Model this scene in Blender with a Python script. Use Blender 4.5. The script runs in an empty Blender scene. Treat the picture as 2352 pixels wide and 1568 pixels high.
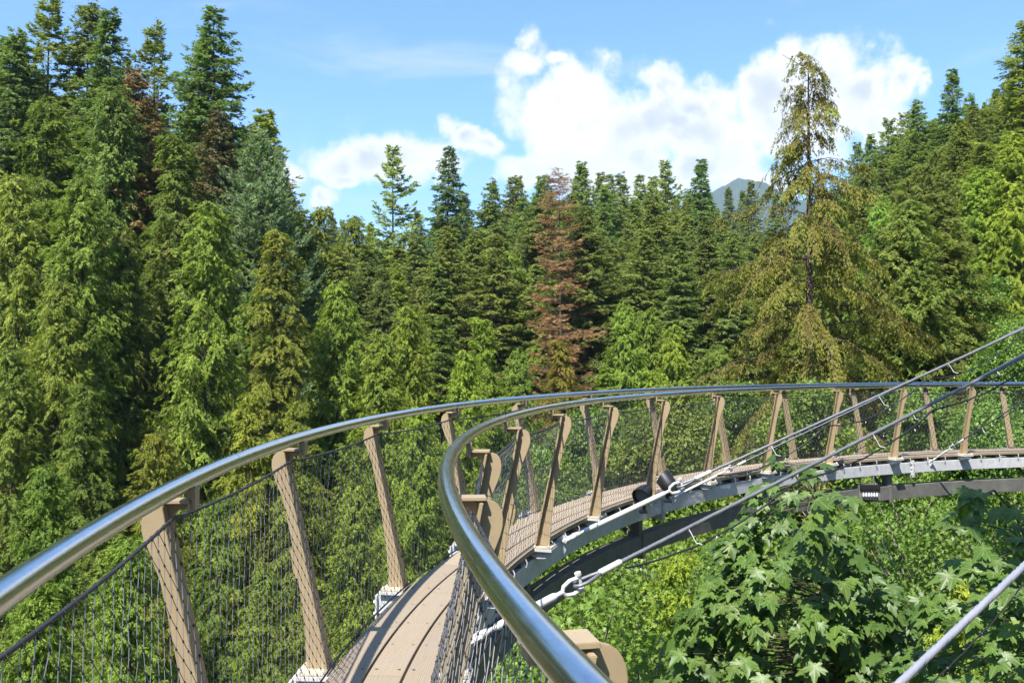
import bpy, math, random
import numpy as np
from math import sin, cos, pi, radians

S = bpy.context.scene
COL = S.collection
rnd = random.Random(11)

# ------------------------------------------------------------------ camera
CAM = np.array([0.0, 0.0, 1.4756])
PITCH, ROLL, FV = 0.0203, -0.0025, 3400 / 3840 * 2352       # FV: focal length on a 2352 px wide frame
cd = bpy.data.cameras.new('camera')
cam = bpy.data.objects.new('camera', cd)
COL.objects.link(cam)
S.camera = cam
cd.sensor_width = 36
cd.lens = 3400 / 3840 * 36
cd.clip_start, cd.clip_end = 0.05, 20000
cam.location = CAM
cam.rotation_euler = (pi / 2 + PITCH, ROLL, 0)

# ------------------------------------------------------------------ sun and sky
SUN = np.array([-0.32, -0.64, 1.07]); SUN = SUN / np.linalg.norm(SUN)
sd = bpy.data.lights.new('sun', 'SUN')
sd.energy, sd.angle, sd.color = 5.0, radians(0.5), (1, 0.955, 0.88)
so = bpy.data.objects.new('sun', sd)
COL.objects.link(so)
so.rotation_euler = (math.acos(SUN[2]), 0, math.atan2(SUN[1], SUN[0]) + pi / 2)
so.location = (-30, -60, 100)
S.view_settings.view_transform = 'Standard'
S.view_settings.look = 'None'
S.view_settings.exposure = 1.1
S.view_settings.gamma = 1
S.cycles.max_bounces = 6
S.cycles.diffuse_bounces = 3
S.cycles.glossy_bounces = 3
S.cycles.transmission_bounces = 4
S.cycles.transparent_max_bounces = 8
S.cycles.volume_bounces = 0
S.cycles.use_denoising = True
S.cycles.use_adaptive_sampling = True
S.cycles.adaptive_threshold = 0.02
S.cycles.sample_clamp_indirect = 6

world = bpy.data.worlds.new('World')
S.world = world
world.use_nodes = True
world.cycles.sampling_method = 'NONE'
wt = world.node_tree
for n in list(wt.nodes): wt.nodes.remove(n)


class NT:
    """small helper for wiring nodes"""
    def __init__(self, tree): self.t = tree
    def n(self, kind, **kw):
        nd = self.t.nodes.new(kind)
        for k, v in kw.items(): setattr(nd, k, v)
        return nd
    def link(self, a, b): self.t.links.new(a, b)
    def put(self, sock, v):
        if hasattr(v, 'is_linked') or hasattr(v, 'links'): self.t.links.new(v, sock)
        else: sock.default_value = v
    def m(self, op, a, b=0.0, c=0.0, clamp=False):
        nd = self.n('ShaderNodeMath', operation=op); nd.use_clamp = clamp
        for i, v in enumerate((a, b, c)):
            self.put(nd.inputs[i], v)
        return nd.outputs[0]
    def noise(self, vec, scale, detail=4, rough=0.55, dist=0.0):
        nd = self.n('ShaderNodeTexNoise')
        if vec is not None: self.link(vec, nd.inputs['Vector'])
        nd.inputs['Scale'].default_value = scale
        nd.inputs['Detail'].default_value = detail
        nd.inputs['Roughness'].default_value = rough
        nd.inputs['Distortion'].default_value = dist
        return nd
    def ramp(self, fac, stops, interp='LINEAR'):
        nd = self.n('ShaderNodeValToRGB')
        cr = nd.color_ramp; cr.interpolation = interp
        while len(cr.elements) < len(stops): cr.elements.new(0.5)
        for e, (p, c) in zip(cr.elements, stops):
            e.position = p; e.color = (*c, 1) if len(c) == 3 else c
        self.put(nd.inputs[0], fac)
        return nd.outputs[0]
    def mix(self, fac, a, b, blend='MIX'):
        nd = self.n('ShaderNodeMix', data_type='RGBA', blend_type=blend)
        self.put(nd.inputs[0], fac)
        for i, v in ((6, a), (7, b)):
            if isinstance(v, (tuple, list)): nd.inputs[i].default_value = (*v, 1) if len(v) == 3 else v
            else: self.put(nd.inputs[i], v)
        return nd.outputs[2]
    def smooth(self, v, lo, hi):
        nd = self.n('ShaderNodeMapRange', interpolation_type='SMOOTHSTEP')
        self.put(nd.inputs[0], v)
        nd.inputs[1].default_value = lo; nd.inputs[2].default_value = hi
        return nd.outputs[0]


def build_sky():
    N = NT(wt)
    out = N.n('ShaderNodeOutputWorld'); bg = N.n('ShaderNodeBackground')
    sky = N.n('ShaderNodeTexSky', sky_type='NISHITA')
    sky.sun_disc = False
    sky.sun_elevation = math.asin(SUN[2])
    sky.sun_rotation = math.atan2(SUN[0], SUN[1])
    sky.altitude = 150; sky.air_density = 1.0; sky.dust_density = 0.6; sky.ozone_density = 1.6
    co = N.n('ShaderNodeTexCoord'); V = co.outputs['Generated']
    sep = N.n('ShaderNodeSeparateXYZ'); N.link(V, sep.inputs[0])
    x, y, z = sep.outputs
    az = N.m('ARCTAN2', x, y)                    # 0 straight ahead, + to the right
    el = N.m('ARCSINE', z)
    # the cumulus field repeats round the horizon, its edges varied by noise in direction space
    azf = N.m('WRAP', az, 1.25, -0.75)
    w1 = N.noise(V, 9, 5, 0.6); w2 = N.noise(V, 26, 6, 0.62)
    sc = N.n('ShaderNodeSeparateColor'); N.link(w1.outputs['Color'], sc.inputs[0])
    azw = N.m('ADD', azf, N.m('MULTIPLY', N.m('SUBTRACT', sc.outputs[0], 0.5), 0.085))
    elw = N.m('ADD', el, N.m('MULTIPLY', N.m('SUBTRACT', sc.outputs[1], 0.5), 0.075))
    # blobs in 2352-px picture units turned into azimuth / elevation
    blobs = [(1245, 250, 105, 110), (1340, 230, 105, 105), (1430, 290, 130, 105), (1520, 175, 62, 62), (1225, 130, 62, 40), (1290, 118, 40, 22),
             (1560, 290, 90, 60), (1220, 385, 75, 45), (1400, 370, 170, 70), (1600, 380, 110, 50), (1700, 330, 120, 90),
             (1790, 215, 110, 110), (1900, 180, 105, 95), (1980, 210, 95, 85), (1860, 290, 130, 90), (2060, 190, 45, 45), (2030, 290, 62, 45), (1650, 235, 80, 60), (1600, 250, 80, 60), (1500, 270, 120, 90), (1650, 310, 120, 80), (1340, 330, 150, 80),
             (760, 385, 110, 62), (850, 378, 125, 55), (965, 365, 125, 48), (1050, 325, 48, 38), (1110, 345, 60, 26), (800, 430, 50, 25),
             (740, 470, 40, 20), (620, 420, 90, 45), (1480, 430, 160, 55), (1720, 420, 120, 50)]
    field = None
    for bx, by, rx, ry in blobs:
        a0 = math.atan((bx - 1176) / FV); e0 = math.atan((784 - by) / FV * cos(a0)) + PITCH
        ra, re = rx / FV * cos(a0) ** 2 * 1.2, ry / FV * 1.2
        u = N.m('MULTIPLY', N.m('SUBTRACT', azw, a0), 1 / ra)
        v = N.m('MULTIPLY', N.m('SUBTRACT', elw, e0), 1 / re)
        d = N.m('SQRT', N.m('ADD', N.m('MULTIPLY', u, u), N.m('MULTIPLY', v, v)))
        f = N.m('SUBTRACT', 1.0, d)
        field = f if field is None else N.m('SMOOTH_MAX', field, f, 0.12)
    vor = N.n('ShaderNodeTexVoronoi', feature='F1'); vor.inputs['Scale'].default_value = 24
    dist = N.n('ShaderNodeVectorMath', operation='MULTIPLY_ADD')
    N.link(w2.outputs['Color'], dist.inputs[0]); dist.inputs[1].default_value = (0.05, 0.05, 0.05); N.link(V, dist.inputs[2])
    N.link(dist.outputs[0], vor.inputs['Vector'])
    puff = N.m('SUBTRACT', 0.42, vor.outputs['Distance'])
    fine = N.m('SUBTRACT', w2.outputs['Fac'], 0.5)
    dens = N.m('ADD', N.m('ADD', field, N.m('MULTIPLY', puff, 0.55)), N.m('MULTIPLY', fine, 1.4))
    alpha = N.smooth(dens, -0.05, 0.55)
    # faint high wisps
    mp = N.n('ShaderNodeMapping'); N.link(V, mp.inputs[0]); mp.inputs['Scale'].default_value = (1.6, 2.2, 7.0); mp.inputs['Rotation'].default_value = (0.2, -0.5, 0.3)
    ws = N.noise(mp.outputs[0], 2.4, 7, 0.6, 0.6)
    wisp = N.m('MULTIPLY', N.smooth(ws.outputs['Fac'], 0.50, 0.80), 0.50)
    # thick lower parts of a cumulus are greyer
    w3 = N.noise(V, 7, 4, 0.5)
    thick = N.m('MULTIPLY', N.smooth(dens, 0.35, 1.1), N.smooth(w3.outputs['Fac'], 0.38, 0.62))
    ccol = N.mix(thick, (5.7, 5.7, 5.75), (3.4, 3.65, 4.05))
    tint = N.mix(1.0, sky.outputs[0], (0.72, 1.04, 1.36), 'MULTIPLY')
    base = N.mix(wisp, tint, (4.1, 4.5, 4.9))
    colr = N.mix(alpha, base, ccol)
    N.link(colr, bg.inputs[0]); bg.inputs[1].default_value = 0.1
    N.link(bg.outputs[0], out.inputs[0])


build_sky()


# ------------------------------------------------------------------ helpers
def px(vx, vy, Y):
    """point at depth Y along the sight line through a picture position (2352 x 1568 units), used to survey places"""
    x, z = (vx - 1176) / FV, -(vy - 784) / FV
    c, s = cos(ROLL), sin(ROLL); x, z = c * x - s * z, s * x + c * z
    c, s = cos(PITCH), sin(PITCH); y, z = c - s * z, s + c * z
    return CAM + np.array([x, y, z]) * (Y / y)


def tag(o, label=None, cat=None, group=None, kind=None):
    if label: o['label'] = label
    if cat: o['category'] = cat
    if group: o['group'] = group
    if kind: o['kind'] = kind
    return o


def link(name, data, parent=None, loc=None, rot=None):
    o = bpy.data.objects.new(name, data)
    COL.objects.link(o)
    if parent is not None: o.parent = parent
    if loc is not None: o.location = loc
    if rot is not None: o.rotation_euler = rot
    return o


def empty(name, loc, rot=(0, 0, 0)):
    o = link(name, None, None, loc, rot)
    o.empty_display_size = 0.3
    return o


def np_mesh(name, V, F, mat, tint=None, smooth=False, uv=None):
    """mesh from arrays; F is (n,k) of equal sided faces"""
    V = np.asarray(V, np.float32); F = np.asarray(F, np.int32)
    me = bpy.data.meshes.new(name)
    n, k = F.shape
    me.vertices.add(len(V)); me.vertices.foreach_set('co', V.ravel())
    me.loops.add(n * k); me.loops.foreach_set('vertex_index', F.ravel())
    me.polygons.add(n); me.polygons.foreach_set('loop_start', np.arange(0, n * k, k, dtype=np.int32))
    if smooth: me.polygons.foreach_set('use_smooth', np.ones(n, bool))
    me.update(calc_edges=True)
    if tint is not None:
        a = me.attributes.new('tint', 'FLOAT', 'FACE'); a.data.foreach_set('value', np.asarray(tint, np.float32))
    if mat is not None: me.materials.append(mat)
    return me


class MB:
    """collects mixed faces"""
    def __init__(self): self.v, self.f, self.uv = [], [], []
    def add(self, vs, fs, uvs=None):
        b = len(self.v); self.v += [tuple(p) for p in vs]
        self.f += [tuple(i + b for i in f) for f in fs]
        self.uv += list(uvs) if uvs is not None else [(p[0], p[1]) for p in vs]
        return self
    def box(self, x0, x1, y0, y1, z0, z1):
        return self.add([(x0, y0, z0), (x1, y0, z0), (x1, y1, z0), (x0, y1, z0), (x0, y0, z1), (x1, y0, z1), (x1, y1, z1), (x0, y1, z1)],
                        [(0, 3, 2, 1), (4, 5, 6, 7), (0, 1, 5, 4), (1, 2, 6, 5), (2, 3, 7, 6), (3, 0, 4, 7)])
    def tube(self, pts, r, n=8, cap=True):
        pts = [np.asarray(p, float) for p in pts]
        rs = r if hasattr(r, '__len__') else [r] * len(pts)
        vs, fs = [], []
        up = np.array([0.0, 0.0, 1.0]); a = None
        for i, p in enumerate(pts):
            d = pts[min(i + 1, len(pts) - 1)] - pts[max(i - 1, 0)]; d = d / (np.linalg.norm(d) + 1e-12)
            if a is None:
                a = np.cross(d, up if abs(d[2]) < 0.95 else np.array([1.0, 0, 0]))
            a = a - d * (a @ d); a = a / np.linalg.norm(a); b = np.cross(d, a)
            for j in range(n):
                t = 2 * pi * j / n
                vs.append(p + rs[i] * (cos(t) * a + sin(t) * b))
        for i in range(len(pts) - 1):
            for j in range(n):
                k = (j + 1) % n
                fs.append((i * n + j, i * n + k, (i + 1) * n + k, (i + 1) * n + j))
        if cap:
            fs.append(tuple(range(n))[::-1]); fs.append(tuple((len(pts) - 1) * n + j for j in range(n)))
        return self.add(vs, fs)
    def plate(self, poly, t0, t1, axis=1):
        """polygon given in the two other axes, extruded from t0 to t1 along axis"""
        n = len(poly); vs = []
        for t in (t0, t1):
            for a, b in poly:
                vs.append((a, t, b) if axis == 1 else ((t, a, b) if axis == 0 else (a, b, t)))
        fs = [tuple(range(n)), tuple(range(2 * n - 1, n - 1, -1))]
        for i in range(n):
            j = (i + 1) % n; fs.append((i, i + n, j + n, j))
        return self.add(vs, fs)
    def mesh(self, name, mat, smooth=False, bevel=None):
        me = bpy.data.meshes.new(name)
        me.from_pydata(self.v, [], self.f)
        me.update()
        uvl = me.uv_layers.new(name='UVMap')
        idx = np.zeros(len(me.loops), np.int32); me.loops.foreach_get('vertex_index', idx)
        uvl.data.foreach_set('uv', np.asarray(self.uv, np.float32)[idx].ravel())
        if bevel or True:
            import bmesh
            bm = bmesh.new(); bm.from_mesh(me)
            bmesh.ops.recalc_face_normals(bm, faces=bm.faces)
            if bevel:
                es = [e for e in bm.edges if len(e.link_faces) == 2 and e.calc_face_angle(0) > 0.6]
                bmesh.ops.bevel(bm, geom=es, offset=bevel, segments=2, affect='EDGES', clamp_overlap=True)
            bm.to_mesh(me); bm.free()
        if smooth:
            me.polygons.foreach_set('use_smooth', np.ones(len(me.polygons), bool))
            me.set_sharp_from_angle(angle=radians(40))
        if mat: me.materials.append(mat)
        return me


# ------------------------------------------------------------------ materials
def new_mat(name):
    m = bpy.data.materials.new(name); m.use_nodes = True
    for n in list(m.node_tree.nodes): m.node_tree.nodes.remove(n)
    N = NT(m.node_tree)
    out = N.n('ShaderNodeOutputMaterial')
    return m, N, out


def foliage_mat(name, dark, mid, light, transl=0.28, rough=0.62, spec=0.25):
    """leaf colour from a per-leaf tint, varied by large soft noise and by the object's own colour"""
    m, N, out = new_mat(name)
    at = N.n('ShaderNodeAttribute', attribute_name='tint')
    geo = N.n('ShaderNodeNewGeometry')
    no = N.noise(geo.outputs['Position'], 0.55, 3, 0.6)
    f = N.m('ADD', N.m('MULTIPLY', at.outputs['Fac'], 0.75), N.m('MULTIPLY', N.m('SUBTRACT', no.outputs['Fac'], 0.5), 0.9), clamp=True)
    col = N.ramp(f, [(0.0, dark), (0.5, mid), (1.0, light)])
    oi = N.n('ShaderNodeObjectInfo')
    col = N.mix(1.0, col, oi.outputs['Color'], 'MULTIPLY')
    col = N.mix(1.0, col, N.ramp(oi.outputs['Random'], [(0.0, (0.82, 0.86, 0.92)), (0.35, (1.12, 1.04, 0.86)), (0.7, (0.95, 1.05, 1.0)), (1.0, (1.22, 1.18, 0.95))]), 'MULTIPLY')
    p = N.n('ShaderNodeBsdfPrincipled'); N.link(col, p.inputs['Base Color'])
    p.inputs['Roughness'].default_value = rough
    p.inputs['Specular IOR Level'].default_value = spec
    tr = N.n('ShaderNodeBsdfTranslucent')
    N.link(N.mix(1.0, col, (1.15, 1.25, 0.6), 'MULTIPLY'), tr.inputs[0])
    mx = N.n('ShaderNodeMixShader'); mx.inputs[0].default_value = transl
    N.link(p.outputs[0], mx.inputs[1]); N.link(tr.outputs[0], mx.inputs[2])
    N.link(mx.outputs[0], out.inputs[0])
    return m


M = {}
M['fir'] = foliage_mat('fir_needles', (0.088, 0.112, 0.034), (0.196, 0.236, 0.060), (0.320, 0.355, 0.092), 0.38)
M['spruce'] = foliage_mat('blue_green_needles', (0.084, 0.129, 0.081), (0.168, 0.235, 0.146), (0.246, 0.325, 0.202), 0.40)
M['cedar'] = foliage_mat('cedar_sprays', (0.086, 0.115, 0.024), (0.198, 0.244, 0.048), (0.345, 0.368, 0.090), 0.38)
M['hemlock'] = foliage_mat('hemlock_sprays', (0.090, 0.112, 0.025), (0.196, 0.230, 0.049), (0.336, 0.358, 0.078), 0.40)
M['moss'] = foliage_mat('mossy_hemlock_sprays', (0.140, 0.104, 0.032), (0.215, 0.215, 0.040), (0.300, 0.365, 0.058), 0.34)
M['dead'] = foliage_mat('dead_needles', (0.160, 0.100, 0.055), (0.280, 0.178, 0.098), (0.350, 0.245, 0.140), 0.15)
M['rust'] = foliage_mat('rusty_needles', (0.081, 0.073, 0.026), (0.175, 0.124, 0.047), (0.277, 0.183, 0.076), 0.2)
M['broad'] = foliage_mat('broad_leaves', (0.084, 0.134, 0.027), (0.168, 0.246, 0.047), (0.325, 0.386, 0.095), 0.32, 0.5, 0.3)
M['maple'] = foliage_mat('maple_leaves', (0.058, 0.115, 0.022), (0.098, 0.172, 0.036), (0.150, 0.225, 0.050), 0.36, 0.42, 0.36)


def leaf_veins(m):
    """pale veins fanning from the stalk of a lobed leaf"""
    N = NT(m.node_tree)
    pr = next(n for n in m.node_tree.nodes if n.type == 'BSDF_PRINCIPLED')
    src = pr.inputs['Base Color'].links[0].from_socket
    co = N.n('ShaderNodeTexCoord'); sp = N.n('ShaderNodeSeparateXYZ'); N.link(co.outputs['Object'], sp.inputs[0])
    ax = N.m('ABSOLUTE', sp.outputs[0])
    ang = N.m('ARCTAN2', ax, sp.outputs[1]); r = N.m('SQRT', N.m('ADD', N.m('MULTIPLY', ax, ax), N.m('MULTIPLY', sp.outputs[1], sp.outputs[1])))
    d = None
    for a in (0.0, 0.62, 1.22, 1.95):
        q = N.m('MULTIPLY', N.m('ABSOLUTE', N.m('SUBTRACT', ang, a)), r)
        d = q if d is None else N.m('MINIMUM', d, q)
    v = N.m('SUBTRACT', 1.0, N.smooth(d, 0.006, 0.03))
    N.link(N.mix(N.m('MULTIPLY', v, 0.55), src, (0.30, 0.36, 0.12)), pr.inputs['Base Color'])


leaf_veins(M['maple'])


def bark_mat(name, c1, c2, sc=6):
    m, N, out = new_mat(name)
    co = N.n('ShaderNodeTexCoord')
    mp = N.n('ShaderNodeMapping'); N.link(co.outputs['Object'], mp.inputs[0]); mp.inputs['Scale'].default_value = (1, 1, 0.2)
    no = N.noise(mp.outputs[0], sc, 6, 0.65)
    col = N.ramp(no.outputs['Fac'], [(0.3, c1), (0.7, c2)])
    p = N.n('ShaderNodeBsdfPrincipled'); N.link(col, p.inputs['Base Color']); p.inputs['Roughness'].default_value = 0.9
    bp = N.n('ShaderNodeBump'); bp.inputs['Strength'].default_value = 0.6; N.link(no.outputs['Fac'], bp.inputs['Height']); N.link(bp.outputs[0], p.inputs['Normal'])
    N.link(p.outputs[0], out.inputs[0])
    return m


M['bark'] = bark_mat('conifer_bark', (0.045, 0.032, 0.024), (0.15, 0.11, 0.085))
M['greybark'] = bark_mat('grey_bark', (0.10, 0.082, 0.066), (0.30, 0.255, 0.215))
M['twig'] = bark_mat('twig_bark', (0.05, 0.05, 0.022), (0.13, 0.12, 0.05), 12)


def paint_mat(name, c, rough=0.5, metal=0.0, var=0.12, spot=None, bump=0.05, scale=9):
    m, N, out = new_mat(name)
    co = N.n('ShaderNodeTexCoord'); geo = N.n('ShaderNodeNewGeometry')
    no = N.noise(geo.outputs['Position'], scale, 6, 0.65); n2 = N.noise(geo.outputs['Position'], scale * 9, 3, 0.6)
    lo = tuple(max(0, x * (1 - var)) for x in c); hi = tuple(min(1, x * (1 + var)) for x in c)
    col = N.ramp(no.outputs['Fac'], [(0.3, lo), (0.7, hi)])
    if spot:
        col = N.mix(N.smooth(n2.outputs['Fac'], 0.62, 0.74), col, spot)
    p = N.n('ShaderNodeBsdfPrincipled'); N.link(col, p.inputs['Base Color'])
    p.inputs['Metallic'].default_value = metal
    r = N.n('ShaderNodeMapRange'); N.link(no.outputs['Fac'], r.inputs[0]); r.inputs[3].default_value = max(0, rough - 0.08); r.inputs[4].default_value = rough + 0.1
    N.link(r.outputs[0], p.inputs['Roughness'])
    if bump:
        bp = N.n('ShaderNodeBump'); bp.inputs['Strength'].default_value = bump; bp.inputs['Distance'].default_value = 0.002
        N.link(n2.outputs['Fac'], bp.inputs['Height']); N.link(bp.outputs[0], p.inputs['Normal'])
    N.link(p.outputs[0], out.inputs[0])
    return m


M['post'] = paint_mat('tan_post_paint', (0.345, 0.262, 0.155), 0.42, 0, 0.08, (0.28, 0.21, 0.13))
M['cream'] = paint_mat('cream_plate_paint', (0.52, 0.45, 0.33), 0.5, 0, 0.1, (0.34, 0.29, 0.20))
M['galv'] = paint_mat('galvanised_steel', (0.56, 0.56, 0.57), 0.5, 0.1, 0.14, (0.36, 0.36, 0.37), 0.08, 14)
M['white'] = paint_mat('white_zinc_hardware', (0.66, 0.63, 0.61), 0.45, 0.2, 0.1, (0.5, 0.47, 0.45))
M['girder'] = paint_mat('weathered_girder_steel', (0.16, 0.155, 0.14), 0.6, 0.2, 0.25, (0.10, 0.095, 0.085), 0.1, 5)
M['wire'] = paint_mat('net_wire', (0.22, 0.21, 0.195), 0.4, 0.75, 0.15, None, 0)
M['darkrope'] = paint_mat('dark_wire_rope', (0.05, 0.05, 0.055), 0.5, 0.4, 0.2, None, 0)
M['rope'] = paint_mat('galvanised_wire_rope', (0.19, 0.192, 0.205), 0.45, 0.4, 0.12, (0.28, 0.29, 0.33), 0)
M['rope_dark'] = paint_mat('shaded_wire_rope', (0.085, 0.09, 0.11), 0.45, 0.5, 0.15, None, 0)  # shade over the right-hand stay cables is put into this darker rope colour
M['rope_pale'] = paint_mat('bright_wire_rope', (0.34, 0.345, 0.39), 0.4, 0.3, 0.12, None, 0)
M['black'] = paint_mat('black_plastic', (0.014, 0.014, 0.015), 0.45, 0, 0.2, None, 0)
M['tie'] = paint_mat('white_nylon', (0.68, 0.70, 0.72), 0.4, 0, 0.05, None, 0)
M['bulb'] = paint_mat('clear_bulb', (0.75, 0.72, 0.72), 0.15, 0, 0.05, None, 0)


def steel_mat():
    m, N, out = new_mat('brushed_stainless')
    co = N.n('ShaderNodeTexCoord')
    mp = N.n('ShaderNodeMapping'); N.link(co.outputs['UV'], mp.inputs[0]); mp.inputs['Scale'].default_value = (3, 160, 1)
    no = N.noise(mp.outputs[0], 4, 4, 0.7)
    mp2 = N.n('ShaderNodeMapping'); N.link(co.outputs['UV'], mp2.inputs[0]); mp2.inputs['Scale'].default_value = (9, 30, 1)
    n2 = N.noise(mp2.outputs[0], 2, 5, 0.6)
    p = N.n('ShaderNodeBsdfPrincipled'); p.inputs['Metallic'].default_value = 1
    N.link(N.ramp(n2.outputs['Fac'], [(0.3, (0.60, 0.59, 0.575)), (0.7, (0.74, 0.73, 0.715))]), p.inputs['Base Color'])
    r = N.n('ShaderNodeMapRange'); N.link(n2.outputs['Fac'], r.inputs[0]); r.inputs[3].default_value = 0.13; r.inputs[4].default_value = 0.25
    N.link(r.outputs[0], p.inputs['Roughness'])
    bp = N.n('ShaderNodeBump'); bp.inputs['Strength'].default_value = 0.12; bp.inputs['Distance'].default_value = 0.0008
    N.link(no.outputs['Fac'], bp.inputs['Height']); N.link(bp.outputs[0], p.inputs['Normal'])
    N.link(p.outputs[0], out.inputs[0])
    return m


M['steel'] = steel_mat()


def wood_mat():
    m, N, out = new_mat('weathered_deck_plank')
    co = N.n('ShaderNodeTexCoord'); oi = N.n('ShaderNodeObjectInfo')
    ad = N.n('ShaderNodeVectorMath', operation='ADD'); N.link(co.outputs['UV'], ad.inputs[0])
    cb = N.n('ShaderNodeCombineXYZ'); N.link(N.m('MULTIPLY', oi.outputs['Random'], 37.0), cb.inputs[0]); N.link(N.m('MULTIPLY', oi.outputs['Random'], 11.0), cb.inputs[1])
    N.link(cb.outputs[0], ad.inputs[1])
    mp = N.n('ShaderNodeMapping'); N.link(ad.outputs[0], mp.inputs[0]); mp.inputs['Scale'].default_value = (1.1, 26, 1)
    wv = N.n('ShaderNodeTexWave', wave_type='BANDS', bands_direction='Y'); N.link(mp.outputs[0], wv.inputs['Vector'])
    wv.inputs['Scale'].default_value = 1.5; wv.inputs['Distortion'].default_value = 7.5; wv.inputs['Detail'].default_value = 3; wv.inputs['Detail Scale'].default_value = 0.7
    mp2 = N.n('ShaderNodeMapping'); N.link(ad.outputs[0], mp2.inputs[0]); mp2.inputs['Scale'].default_value = (6, 320, 1)
    fn = N.noise(mp2.outputs[0], 1.0, 4, 0.7)
    bl = N.noise(ad.outputs[0], 5, 4, 0.6)
    c = N.ramp(wv.outputs['Fac'], [(0.0, (0.27, 0.205, 0.135)), (0.6, (0.36, 0.285, 0.195)), (1.0, (0.40, 0.32, 0.225))])
    c = N.mix(N.smooth(fn.outputs['Fac'], 0.5, 0.8), c, (0.26, 0.19, 0.13))
    c = N.mix(N.m('MULTIPLY', N.smooth(bl.outputs['Fac'], 0.45, 0.75), 0.45), c, (0.32, 0.27, 0.22))
    br = N.m('ADD', 0.80, N.m('MULTIPLY', oi.outputs['Random'], 0.22))
    cc = N.n('ShaderNodeCombineColor'); [N.link(br, cc.inputs[i]) for i in range(3)]
    c = N.mix(1.0, c, cc.outputs[0], 'MULTIPLY')
    p = N.n('ShaderNodeBsdfPrincipled'); N.link(c, p.inputs['Base Color']); p.inputs['Roughness'].default_value = 0.8
    hgt = N.m('ADD', wv.outputs['Fac'], N.m('MULTIPLY', fn.outputs['Fac'], 0.5))
    bp = N.n('ShaderNodeBump'); bp.inputs['Strength'].default_value = 0.3; bp.inputs['Distance'].default_value = 0.002
    N.link(hgt, bp.inputs['Height']); N.link(bp.outputs[0], p.inputs['Normal'])
    N.link(p.outputs[0], out.inputs[0])
    return m


M['wood'] = wood_mat()


def ground_mat():
    m, N, out = new_mat('forest_floor')
    geo = N.n('ShaderNodeNewGeometry')
    a = N.noise(geo.outputs['Position'], 0.35, 6, 0.6); b = N.noise(geo.outputs['Position'], 3.0, 5, 0.7)
    c = N.ramp(a.outputs['Fac'], [(0.35, (0.045, 0.036, 0.022)), (0.55, (0.040, 0.058, 0.018)), (0.75, (0.055, 0.085, 0.022))])
    c = N.mix(N.smooth(b.outputs['Fac'], 0.5, 0.7), c, (0.028, 0.040, 0.014))
    p = N.n('ShaderNodeBsdfPrincipled'); N.link(c, p.inputs['Base Color']); p.inputs['Roughness'].default_value = 1
    bp = N.n('ShaderNodeBump'); bp.inputs['Strength'].default_value = 1; bp.inputs['Distance'].default_value = 0.3
    N.link(b.outputs['Fac'], bp.inputs['Height']); N.link(bp.outputs[0], p.inputs['Normal'])
    N.link(p.outputs[0], out.inputs[0])
    return m


def rock_mat():
    m, N, out = new_mat('granite')
    geo = N.n('ShaderNodeNewGeometry')
    a = N.noise(geo.outputs['Position'], 0.8, 7, 0.65); b = N.noise(geo.outputs['Position'], 6, 5, 0.7)
    c = N.ramp(a.outputs['Fac'], [(0.3, (0.10, 0.10, 0.09)), (0.6, (0.26, 0.25, 0.235)), (0.75, (0.07, 0.09, 0.04))])
    p = N.n('ShaderNodeBsdfPrincipled'); N.link(c, p.inputs['Base Color']); p.inputs['Roughness'].default_value = 0.95
    bp = N.n('ShaderNodeBump'); bp.inputs['Strength'].default_value = 0.8; bp.inputs['Distance'].default_value = 0.1
    N.link(b.outputs['Fac'], bp.inputs['Height']); N.link(bp.outputs[0], p.inputs['Normal'])
    N.link(p.outputs[0], out.inputs[0])
    return m


M['ground'] = ground_mat()
M['rock'] = rock_mat()

# ------------------------------------------------------------------ terrain
CTRL = np.array([
    (0, 0, -15), (-10, 10, -17), (-25, 25, -21), (-40, 50, -23), (-62, 66, -20), (-30, 72, -23), (-10, 40, -23), (0, 60, -27), (5, 90, -25),
    (20, 110, -25), (0, 130, -19), (-40, 120, -12), (30, 160, -9), (0, 200, 2), (60, 200, 6), (-80, 150, 4), (5, 10, -13), (10, 20, -12), (14, 30, -12),
    (20, 40, -9), (30, 50, -3), (45, 65, 3), (60, 90, 8), (25, 70, -15), (18, 12, -3), (26, 6, 2), (40, 30, 6), (95, 150, 22), (30, -20, 3),
    (-30, -20, -24), (0, -40, -8), (-100, 60, -8), (-60, 10, -25), (120, 60, 25), (-200, 200, 25), (200, 250, 40), (0, 320, 14), (-200, 0, 10), (200, 0, 30), (0, -200, 10)], float)


def _tps(r2): return r2 * np.log(r2 + 1e-9) * 0.5


def _solve():
    n = len(CTRL); X = CTRL[:, :2]
    K = _tps(((X[:, None] - X[None]) ** 2).sum(-1)) + np.eye(n) * 30
    P = np.c_[np.ones(n), X]
    A = np.block([[K, P], [P.T, np.zeros((3, 3))]])
    return np.linalg.solve(A, np.r_[CTRL[:, 2], np.zeros(3)])


_W = _solve()


def ground(x, y):
    x = np.asarray(x, float); y = np.asarray(y, float)
    q = np.stack([x.ravel(), y.ravel()], 1)
    K = _tps(((q[:, None] - CTRL[None, :, :2]) ** 2).sum(-1))
    z = K @ _W[:-3] + _W[-3] + q @ _W[-2:]
    r = np.hypot(q[:, 0], q[:, 1] - 80)
    t = np.clip((r - 190) / 160, 0, 1); t = t * t * (3 - 2 * t)
    z = z * (1 - t) + t * (16 + 10 * np.sin(q[:, 0] * 0.006 + 1) + 10 * np.cos(q[:, 1] * 0.005))
    z = z + 0.6 * np.sin(q[:, 0] * 0.45 + 0.3 * q[:, 1]) * np.cos(q[:, 1] * 0.38) * (1 - t)
    return z.reshape(x.shape)


def gz(x, y): return float(ground(np.array([x]), np.array([y]))[0])


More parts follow.
